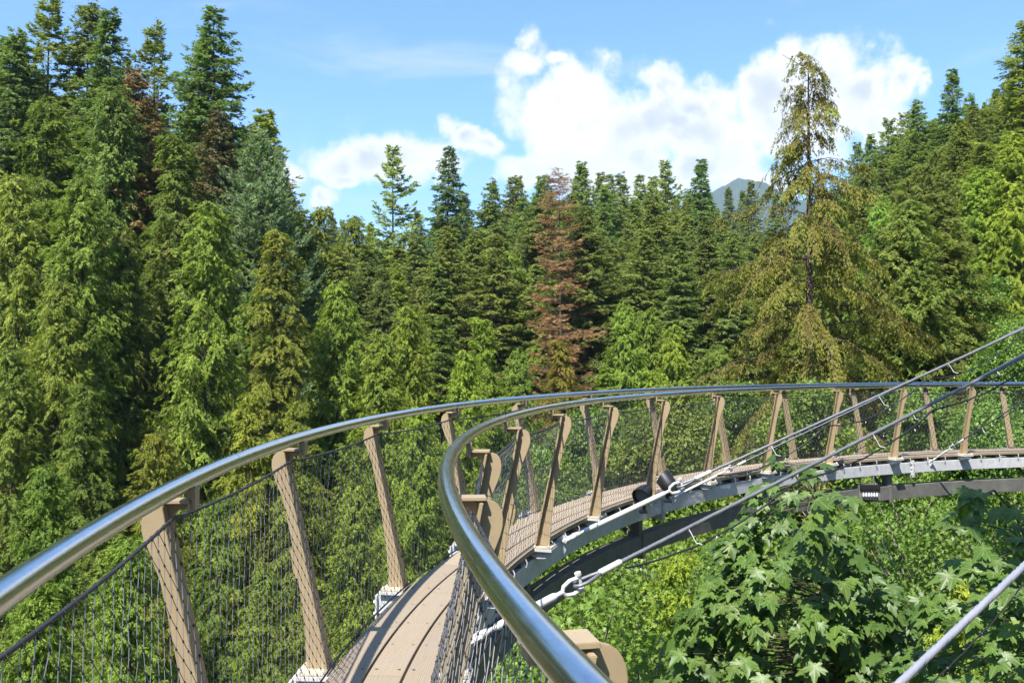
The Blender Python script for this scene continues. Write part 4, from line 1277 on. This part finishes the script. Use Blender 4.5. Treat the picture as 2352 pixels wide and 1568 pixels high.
T('fir', 1400, 830, 50, 80, 'dark green fir behind the far handrail left of the bright sapling', group=MG, var=0, col=(0.85, 1.05, 0.75))
T('cedar', 930, 700, 56, 90, 'tall light green cedar under the dense green fir', group=MG, var=0, col=(1.15, 1.2, 0.9))
T('cedar', 800, 690, 54, 80, 'yellow green cedar right of the pale green cedar', group=MG, var=1, col=(1.1, 1.15, 0.8))
T('cedar', 1075, 800, 50, 80, 'light cedar left of the cedar at the handrail bend', group=MG, var=0, col=(1.15, 1.25, 0.85))
T('hemlock', 1240, 640, 64, 70, 'fresh green hemlock just left of the dead fir trunk', group=MG, var=1, col=(1.1, 1.25, 0.8))
T('cedar', 1420, 690, 60, 70, 'light green cedar right of the olive hemlock', group=MG, var=1, col=(1.15, 1.25, 0.95))
T('cedar', 1545, 740, 54, 75, 'soft yellow green cedar above the bright sapling', group=MG, var=0, col=(1.2, 1.3, 0.95))
T('cedar', 1650, 790, 50, 75, 'light cedar at the left foot of the drooping hemlock', group=MG, var=1, col=(1.15, 1.25, 0.9))
T('cedar', 1660, 560, 90, 60, 'cedar in the notch below the blue mountain', group=MG, var=1, col=(0.95, 1.1, 0.95))

ORD = 'first second third fourth fifth sixth seventh eighth ninth tenth eleventh twelfth thirteenth fourteenth fifteenth sixteenth seventeenth eighteenth'.split()
SK = 'crowded firs of the far skyline'
sky_row = [(1165, 400, 125, 38), (1192, 396, 128, 36), (1233, 402, 122, 40), (1253, 398, 130, 34), (1316, 393, 128, 40), (1375, 393, 130, 38), (1390, 395, 122, 36), (1408, 420, 118, 36),
           (1463, 393, 125, 34), (1487, 400, 122, 38), (1508, 415, 130, 34), (1620, 415, 110, 40), (1210, 440, 112, 42), (1150, 470, 105, 46), (1450, 450, 108, 46), (1550, 440, 108, 44), (1300, 470, 104, 46), (1395, 470, 104, 46)]
for i, (x, y, Y, w) in enumerate(sorted(sky_row)):
    ref = 'left of the dead fir' if x < 1281 else 'right of the dead fir'
    T('fir', x, y, Y, w, 'small skyline fir %s, %s from the left in the far row' % (ref, ORD[i]), group=SK, var=(2, 1, 2, 0)[i % 4], col=(rnd.uniform(0.85, 1.15), rnd.uniform(0.95, 1.15), rnd.uniform(0.85, 1.1)))
for i, (x, y, Y) in enumerate(((750, 483, 140), (770, 500, 150), (786, 503, 145), (838, 520, 150), (863, 510, 150), (960, 480, 140), (1000, 470, 140))):
    T('fir', x, y, Y, 24, 'tiny distant fir tip in the low gap, %s from the left stand' % ORD[i], group='distant fir tips in the gap', var=2)
for i, (x, y, Y, w) in enumerate(((1655, 500, 130, 30), (1680, 426, 150, 22), (1708, 430, 155, 18), (1735, 411, 140, 28), (1780, 440, 130, 30))):
    T('fir', x, y, Y, w, 'small distant fir before the blue mountain, %s from the left' % ORD[i], group='distant firs before the mountain', var=2)

# --- right bank
RG = 'conifers of the right bank'
T('fir', 1962, 315, 110, 36, 'small fir top between the drooping hemlock and the right bank', group=RG, var=2)
T('fir', 2014, 296, 84, 45, 'pale fir at the left end of the right bank row', group=RG, var=0, col=(1.1, 1.15, 1.1))
T('sparse', 2049, 266, 82, 45, 'thin fir second from the left in the right bank row', group=RG, col=(1.15, 1.2, 1.1))
T('sparse', 2073, 250, 84, 45, 'thin topped fir third from the left in the right bank row', group=RG, col=(1.1, 1.15, 1.1))
T('fir', 2109, 222, 80, 52, 'grey green fir left of the tallest right bank fir', group=RG, var=0, col=(1.05, 1.1, 1.05))
T('fir', 2161, 145, 74, 52, 'tallest pointed dark fir of the right bank row', group=RG, var=2, col=(0.85, 1.0, 0.95))
T('sparse', 2210, 211, 76, 50, 'thin fir right of the tallest right bank fir', group=RG, col=(1.05, 1.15, 1.0))
T('fir', 2251, 250, 72, 55, 'dark fir top in front of the tree at the right edge', group=RG, var=0, col=(0.95, 1.1, 0.95))
T('fir', 2346, 40, 55, 85, 'tall yellow green fir cut by the right picture edge', group=RG, var=1, col=(1.35, 1.35, 0.9))
T('cedar', 2007, 440, 56, 72, 'light green cedar right of the drooping hemlock', group=RG, var=0, col=(1.3, 1.5, 1.3))
T('cedar', 2238, 380, 50, 110, 'big yellow green cedar with hanging sprays on the right bank', group=RG, var=1, col=(1.35, 1.42, 0.95))
T('cedar', 2330, 300, 48, 95, 'yellow green cedar at the right edge below the tall fir', group=RG, var=0, col=(1.35, 1.42, 0.95))
T('fir', 2100, 420, 66, 70, 'dark grey fir above the big right cedar', group=RG, var=1, col=(0.95, 1.05, 0.9))
T('fir', 1920, 420, 74, 60, 'fir behind the drooping hemlock on its right', group=RG, var=0, col=(0.9, 1.1, 1.1))
T('cedar', 2090, 600, 46, 70, 'bright cedar between the drooping hemlock and the big right cedar', group=RG, var=1, col=(1.1, 1.25, 0.9))

BL = 'broadleaf trees of the right slope'
T('broad', 2240, 640, 42, 150, 'leafy alder at the right edge below the big cedar', group=BL, var=0)
T('broad', 2140, 730, 44, 110, 'round leafy alder right of the drooping hemlock', group=BL, var=1, col=(0.95, 1.0, 1.0))
T('broad', 2330, 760, 32, 120, 'leafy alder behind the upper stay cables at the right edge', group=BL, var=1, col=(1.0, 1.05, 0.95))
T('broad', 2040, 850, 40, 90, 'low alder at the right foot of the drooping hemlock', group=BL, var=0, col=(0.95, 0.95, 0.85))
T('broad', 1690, 890, 40, 90, 'leafy bush behind the far handrails left of the hemlock trunk', group=BL, var=0, col=(1.0, 0.95, 0.85))
T('broad', 1880, 900, 27, 110, 'leafy bush seen through the far net below the hemlock trunk', group=BL, var=1, col=(1.0, 0.95, 0.9))
T('broad', 1560, 905, 30, 120, 'olive bush seen through the middle of the far net', group=BL, var=1, col=(1.0, 0.92, 0.8))
T('broad', 1380, 960, 32, 120, 'green bush behind the inner posts at the bend', group=BL, var=0, col=(0.9, 0.95, 0.85))
T('broad', 2120, 900, 25, 130, 'bush seen through the far net at the bolted splice', group=BL, var=0, col=(0.9, 0.95, 0.95))
T('broad', 2300, 940, 23, 130, 'bush behind the far deck at the right edge', group=BL, var=1, col=(0.85, 0.95, 0.9))
T('broad', 1250, 1050, 28, 130, 'low bush below the handrail bend', group=BL, var=1, col=(0.95, 1.05, 0.85))
VG = 'vine maples below the walkway'
T('vine', 1480, 1230, 17, 150, 'star leaved vine maple under the lower girder', group=VG, var=0, col=(0.88, 0.92, 0.84))
T('vine', 1700, 1180, 18, 170, 'star leaved vine maple behind the near maple at its left', group=VG, var=1, col=(0.88, 0.92, 0.84))
T('vine', 2080, 1120, 18, 170, 'vine maple below the far beam behind the junction box', group=VG, var=0, col=(0.79, 0.88, 0.84))
T('vine', 2290, 1130, 17, 170, 'vine maple at the right edge below the far girder', group=VG, var=1, col=(0.79, 0.88, 0.79))
T('vine', 1380, 1360, 13.5, 190, 'vine maple right of the nearest handrail', group=VG, var=1, col=(0.88, 0.92, 0.84))
T('vine', 1640, 1400, 13.5, 190, 'vine maple low in front of the small hemlock', group=VG, var=0, col=(0.84, 0.92, 0.84))
T('vine', 2000, 1330, 15, 190, 'vine maple behind the leaning near maple at its right', group=VG, var=1, col=(0.84, 0.92, 0.84))
T('vine', 2250, 1380, 13, 190, 'vine maple behind the nearest thick cable', group=VG, var=0, col=(0.75, 0.88, 0.79))
T('vine', 1560, 1120, 21, 150, 'vine maple seen between the two girders left of the near maple', group=VG, var=1, col=(0.88, 0.92, 0.79))
T('vine', 1820, 1240, 16, 150, 'vine maple filling the gap behind the near maple', group=VG, var=0, col=(0.84, 0.92, 0.79))
T('vine', 1480, 1480, 11, 170, 'vine maple at the bottom edge right of the handrail', group=VG, var=0, col=(0.88, 0.92, 0.79))
T('vine', 2150, 1240, 15, 150, 'vine maple left of the shaded maple', group=VG, var=1, col=(0.84, 0.92, 0.79))
T('vine', 1290, 1270, 17, 130, 'vine maple behind the shackle of the near stay cable', group=VG, var=0, col=(0.88, 0.92, 0.79))
T('hemlock', 1515, 1220, 14.5, 78, 'small yellow green hemlock below the middle stay cable', group='small conifers below the walkway', var=1, col=(1.1, 1.25, 0.8), minh=4)
T('cedar', 2190, 1290, 12.5, 95, 'small yellow cedar beside the nearest thick cable', group='small conifers below the walkway', var=0, col=(1.3, 1.3, 0.9), minh=4)

# --- the drooping hemlock on the right
hp = px(1850, 640, 34.0)
hbase = gz(hp[0], hp[1])
htop = px(1835, 70, 34.0)[2]
HH = htop - hbase
def hero_env(t): return np.interp(t, [0, 0.03, 0.07, 0.10, 0.16, 0.23, 0.28, 0.37, 0.47, 1.0], [0.30, 0.55, 0.95, 1.15, 1.65, 2.4, 2.9, 3.6, 4.1, 4.4])
def hero_thin(t): return np.interp(t, [0, 0.10, 0.16, 0.3, 1.0], [0.75, 0.8, 0.92, 0.95, 0.95])
hero = conifer('drooping_hemlock', 95, 'moss', H=HH, zb=3.0, R=3.9, envf=hero_env, thin=hero_thin, whorl=1.0, nb=7, jit=0.45, up=(0.15, 0.34), droop=0.80, tip=0.0, hang=0.60, leafdown=0.70, flat=0.32, ragged=0.26, gaps=0.16,
               ds=0.14, dl=0.026, leaf=(0.12, 0.026), bl=(0.17, 0.30), sub_sag=0.7, lean=0.15, trunk=0.0115, nod=-1.7, bark='bark', tintshift=0.06, phi=(70, 20))
o = empty('hemlock_tree', (hp[0], hp[1], hbase))
tag(o, 'huge drooping hemlock with bent tip and mossy hanging branches right of the mountain', 'tree')
link('trunk', hero['trunk'], o); link('crown', hero['crown'], o)

# --- near bigleaf maples: every leaf a blade of its own
def maple_leaf(name):
    half = [(0.0, -0.16), (0.07, -0.10), (0.20, -0.22), (0.36, -0.16), (0.30, -0.04), (0.26, 0.02), (0.46, 0.06), (0.64, 0.22), (0.50, 0.27), (0.54, 0.42), (0.38, 0.40), (0.24, 0.32), (0.27, 0.50), (0.17, 0.58), (0.13, 0.76), (0.0, 0.98)]
    pts = [(x, y) for x, y in half] + [(-x, y) for x, y in half[-2:0:-1]]
    V = [(0.0, 0.12, 0.0)] + [(x, y, -0.55 * x * x - 0.22 * (y - 0.1) ** 2 + 0.16 * abs(x)) for x, y in pts]
    n = len(pts)
    F = [(0, 1 + i, 1 + (i + 1) % n) for i in range(n)]
    # stalk
    b = len(V)
    V += [(-0.012, -0.02, 0.004), (0.012, -0.02, 0.004), (0.008, -0.75, 0.10), (-0.008, -0.75, 0.10)]
    me = np_mesh(name, V, [list(f) for f in F], M['maple'], np.full(len(F), 0.5), smooth=False)
    return me, np.array(V[:b]), np.array(F)


LEAF, LV, LF = maple_leaf('leaf')


def maple(label, name, samples, trunk_pts, trunk_r, seed, size=0.138, own=300, droop=0.5, up=0.6):
    """samples: list of twig ends; leaves fan out around each"""
    rg = np.random.default_rng(seed)
    base = np.asarray(trunk_pts[0], float)
    root = empty(name, base); tag(root, label, 'tree')
    link('trunk', MB().tube([np.asarray(p) - base for p in trunk_pts], trunk_r, 8).mesh('trunk', M['twig'], smooth=True), root)
    tw = MB(); leaves = []
    tp = np.asarray(trunk_pts, float)
    for s in samples:
        d2 = np.linalg.norm(tp - (s - np.array([0, 0, 0.5])), axis=1); a = tp[d2.argmin()]
        mid = (a + s) / 2 + np.array([0, 0, 0.12])
        tw.tube([a - base, mid - base, s - base], [0.008, 0.005, 0.003], 5)
        o_ = s - a; o_[2] *= 0.3; o_ = o_ / (np.linalg.norm(o_) + 1e-6)
        k = rg.integers(5, 9)
        for j in range(k):
            az = math.atan2(o_[1], o_[0]) + rg.normal(0, 1.0)
            hd = np.array([cos(az), sin(az), 0.0])
            y = hd * rg.uniform(0.5, 1.0) + np.array([0, 0, -droop * rg.uniform(0.1, 2.2)]); y /= np.linalg.norm(y)
            nz = np.array([0, 0, up]) + SUN * 0.55 + hd * 0.25 + rg.normal(0, 0.30, 3); nz -= y * (nz @ y); nz /= np.linalg.norm(nz)
            xx = np.cross(y, nz); sc = size * rg.uniform(0.6, 1.25)
            pos = s + hd * rg.uniform(0.03, 0.16) + np.array([0, 0, rg.uniform(-0.10, 0.08)])
            leaves.append((pos - base, xx, y, nz, sc, rg.uniform(0, 1)))
    tag(link('twigs', tw.mesh('twigs', M['twig']), root), kind='stuff')
    leaves.sort(key=lambda q: np.linalg.norm(q[0] + base - CAM))
    import mathutils
    for pos, xx, y, nz, sc, c in leaves[:own]:
        l = link('leaf', LEAF, root)
        m4 = mathutils.Matrix(((xx[0] * sc, y[0] * sc, nz[0] * sc, pos[0]), (xx[1] * sc, y[1] * sc, nz[1] * sc, pos[1]), (xx[2] * sc, y[2] * sc, nz[2] * sc, pos[2]), (0, 0, 0, 1)))
        l.matrix_local = m4
        l.color = (0.85 + 0.4 * c, 0.9 + 0.25 * c, 0.8 + 0.3 * c, 1) if c < 0.95 else (1.7, 1.45, 0.9, 1)
    rest = leaves[own:]
    if rest:
        V, F, tn = [], [], []
        for i, (pos, xx, y, nz, sc, c) in enumerate(rest):
            V.append(pos + sc * (LV[:, :1] * xx + LV[:, 1:2] * y + LV[:, 2:] * nz)); F.append(LF + i * len(LV)); tn.append(np.full(len(LF), 0.3 + 0.4 * c))
        tag(link('foliage', np_mesh('foliage', np.concatenate(V), np.concatenate(F), M['maple'], np.concatenate(tn)), root), kind='stuff')
    return root


def twig_ends(n, rows, Y0, dY, seed):
    """twig ends through a crown whose outline widens downward; rows: (y, x left, x right)"""
    rg = np.random.default_rng(seed); out_ = []
    ys = np.array([r[0] for r in rows]); xl = np.array([r[1] for r in rows]); xr = np.array([r[2] for r in rows])
    w = np.interp(np.linspace(ys[0], ys[-1], 200), ys, xr - xl); cs = np.cumsum(w) / w.sum(); yy = np.linspace(ys[0], ys[-1], 200)
    for i in range(n):
        y = np.interp(rg.uniform(), cs, yy); f = rg.uniform(0, 1)
        x = np.interp(y, ys, xl) * (1 - f) + np.interp(y, ys, xr) * f
        edge = 1 - abs(2 * f - 1)
        out_.append(px(x, y, Y0 + rg.uniform(-dY, dY) * (0.3 + 0.7 * edge)))
    return out_


m1 = twig_ends(250, [(1050, 1775, 1850), (1120, 1745, 1930), (1200, 1715, 1985), (1300, 1650, 2010), (1400, 1600, 2080), (1500, 1560, 2100), (1640, 1500, 2140)], 8.4, 1.0, 3)
g1 = px(1990, 1500, 8.6); gb = gz(g1[0], g1[1])
maple('tall near maple with large lobed leaves rising in front of the far beam', 'maple_tree', m1,
      [(g1[0] + 0.4, g1[1] + 0.3, gb)] + [px(x, y, 8.6) for x, y in ((2020, 1900), (1995, 1560), (1985, 1400), (1950, 1260), (1880, 1150), (1820, 1080))], [0.09, 0.06, 0.035, 0.028, 0.02, 0.014, 0.006], 21)
m2 = twig_ends(80, [(1140, 2230, 2380), (1230, 2210, 2480), (1330, 2180, 2500), (1420, 2140, 2520), (1520, 2110, 2520), (1640, 2080, 2520)], 6.9, 0.8, 5)
g2 = px(2420, 1500, 7.0)
maple('dark shaded maple at the right edge behind the nearest thick cable', 'maple_tree', m2,
      [(g2[0] + 0.5, g2[1] + 0.2, gz(g2[0], g2[1]))] + [px(x, y, 7.0) for x, y in ((2450, 1900), (2420, 1500), (2390, 1300), (2330, 1170))], [0.09, 0.06, 0.03, 0.02, 0.006], 22, own=260)
# unseen maple leaning from the cliff, added to shade the maple and cables below
sh0 = np.array([2.95, 2.4, 8.3])
rg0 = np.random.default_rng(12)
m3 = []
for i in range(210):
    v = rg0.normal(0, 1, 3); v /= np.linalg.norm(v); v *= 2.0 * rg0.uniform(0.2, 1) ** 0.4
    m3.append(sh0 + v * np.array([1, 1, 0.75]))
maple('unseen leafy maple leaning out from the cliff, placed to shade the right edge', 'maple_tree', m3,
      [(8.6, 3.4, gz(8.6, 3.4) - 0.5), (8.3, 3.3, -4), (7.4, 3.2, 2), (5.2, 2.7, 6.0), (3.8, 2.5, 7.4), (2.95, 2.4, 8.6)], [0.22, 0.18, 0.14, 0.10, 0.06, 0.02], 23, own=0, size=0.26)


# --- far forest mass and ground cover
def scatter(name, pts, sources, label, cat):
    """one object whose geometry nodes set the given crowns and trunks on its points"""
    pts = np.asarray(pts, float)                      # x y z scale_xy scale_z rot
    me = bpy.data.meshes.new(name); me.from_pydata(pts[:, :3].tolist(), [], [])
    a = me.attributes.new('size', 'FLOAT_VECTOR', 'POINT'); a.data.foreach_set('vector', np.stack([pts[:, 3], pts[:, 3], pts[:, 4]], 1).astype(np.float32).ravel())
    a = me.attributes.new('turn', 'FLOAT_VECTOR', 'POINT'); a.data.foreach_set('vector', np.stack([pts[:, 5] * 0, pts[:, 5] * 0, pts[:, 5]], 1).astype(np.float32).ravel())
    a = me.attributes.new('pick', 'INT', 'POINT'); a.data.foreach_set('value', (np.arange(len(pts)) % len(sources)).astype(np.int32))
    ob = link(name, me); tag(ob, label, cat, kind='stuff'); ob.color = (1.08, 1.08, 1.0, 1)
    ng = bpy.data.node_groups.new(name + '_nodes', 'GeometryNodeTree')
    ng.interface.new_socket('Geometry', in_out='INPUT', socket_type='NodeSocketGeometry'); ng.interface.new_socket('Geometry', in_out='OUTPUT', socket_type='NodeSocketGeometry')
    N = NT(ng); gi = N.n('NodeGroupInput'); go = N.n('NodeGroupOutput'); jn = N.n('GeometryNodeJoinGeometry')
    def named(nm, dt):
        q = N.n('GeometryNodeInputNamedAttribute', data_type=dt); q.inputs['Name'].default_value = nm; return q.outputs[0]
    for i, src in enumerate(sources):
        cmp_ = N.n('FunctionNodeCompare', data_type='INT', operation='EQUAL'); N.link(named('pick', 'INT'), cmp_.inputs[2]); cmp_.inputs[3].default_value = i
        for ob_src in src:
            oi = N.n('GeometryNodeObjectInfo', transform_space='ORIGINAL'); oi.inputs['Object'].default_value = ob_src; oi.inputs['As Instance'].default_value = True
            ip = N.n('GeometryNodeInstanceOnPoints'); N.link(gi.outputs[0], ip.inputs['Points']); N.link(cmp_.outputs[0], ip.inputs['Selection']); N.link(oi.outputs['Geometry'], ip.inputs['Instance'])
            N.link(named('size', 'FLOAT_VECTOR'), ip.inputs['Scale']); N.link(named('turn', 'FLOAT_VECTOR'), ip.inputs['Rotation'])
            N.link(ip.outputs[0], jn.inputs[0])
    N.link(jn.outputs[0], go.inputs[0])
    md = ob.modifiers.new('scatter', 'NODES'); md.node_group = ng
    return ob


def parts_of(tree): return [c for c in tree.children]


def first(prefix, mesh_name):
    for o_ in bpy.data.objects:
        if o_.name.startswith(prefix):
            for c in o_.children:
                if c.data and c.data.name == mesh_name: return parts_of(o_)


fir_src = [first('fir_tree', 'fir_%d_crown' % i) for i in range(3)]
ced_src = [first('cedar_tree', 'cedar_0_crown'), first('hemlock_tree', 'hemlock_0_crown')]
vine_src = [first('vine_maple', 'vine_maple_%d_crown' % i) for i in range(2)]
SKX = [-2000, 0, 540, 580, 640, 700, 760, 860, 1000, 1100, 1200, 1600, 1640, 1700, 1790, 1900, 1960, 2000, 2100, 2352, 4500]
SKY = [40, 60, 90, 200, 380, 480, 515, 530, 500, 450, 420, 415, 455, 500, 500, 420, 380, 330, 260, 150, 100]
rg = np.random.default_rng(77)


def screen(x, y, z):
    d = np.array([x, y, z]) - CAM
    c, s = cos(-PITCH), sin(-PITCH); Yc, Zc = c * d[1] - s * d[2], s * d[1] + c * d[2]
    return 1176 + FV * d[0] / Yc, 784 - FV * Zc / Yc


pts_f, pts_c = [], []
for i in range(1500):
    a = rg.uniform(-0.85, 0.85); r = rg.uniform(62, 270)
    x, y = r * sin(a), r * cos(a)
    vx, _ = screen(x, y, 0)
    if vx < 700 and r < 78: continue
    lim = np.interp(vx, SKX, SKY) + rg.uniform(18, 120)
    zt = px(vx, lim, y)[2]; g = gz(x, y); h = min(zt - g, rg.uniform(34, 46))
    if h < 11: continue
    if r < 150 and rg.uniform() < 0.35 and h < 30: pts_c.append((x, y, g, h / 30 * rg.uniform(0.8, 1.1), h / 30, rg.uniform(0, 6.28)))
    else: pts_f.append((x, y, g, h / 40 * rg.uniform(0.8, 1.1), h / 40, rg.uniform(0, 6.28)))
for i in range(260):                                   # the wood goes on round the viewer's back
    a = rg.uniform(0.85, 2 * pi - 0.85); r = rg.uniform(58, 150)
    x, y = r * sin(a), r * cos(a); h = rg.uniform(28, 40)
    pts_f.append((x, y, gz(x, y), h / 40, h / 40, rg.uniform(0, 6.28)))
for i in range(420):                                   # lower storey that closes the valley sides
    a = rg.uniform(-0.62, 0.62); r = rg.uniform(40, 110)
    x, y = r * sin(a), r * cos(a); h = rg.uniform(9, 20)
    g = gz(x, y); vx, vy = screen(x, y, g + h)
    if vy < np.interp(vx, SKX, SKY) + 120: continue
    pts_c.append((x, y, g, h / 24, h / 30, rg.uniform(0, 6.28)))
scatter('background_forest', pts_f, fir_src, 'mass of distant green firs filling the valley behind the nearer trees', 'forest')
scatter('forest_understorey', pts_c, ced_src, 'mass of smaller cedars and hemlocks filling gaps between the nearer trees', 'forest')
pts_v = []
for i in range(420):
    x, y = rg.uniform(-16, 36), rg.uniform(7, 62)
    if abs(math.atan2(x, y)) > 0.75: continue
    s = rg.uniform(0.35, 0.75); pts_v.append((x, y, gz(x, y) - 0.3, s, s * 0.8, rg.uniform(0, 6.28)))
scatter('undergrowth', pts_v, vine_src, 'green leafy undergrowth covering the ground below the walkway', 'undergrowth')


# ------------------------------------------------------------------ haze
hm, N, out = new_mat('valley_air')
pv = N.n('ShaderNodeVolumePrincipled')
pv.inputs['Color'].default_value = (0.60, 0.80, 1.0, 1)
pv.inputs['Density'].default_value = 0.00014
pv.inputs['Anisotropy'].default_value = 0.0
N.link(pv.outputs[0], out.inputs['Volume'])
hz = MB().box(-3450, 3450, -3450, 3450, -46, 640)
tag(link('haze', hz.mesh('haze', hm)), 'thin blue summer haze filling the valley air', 'haze', kind='stuff')
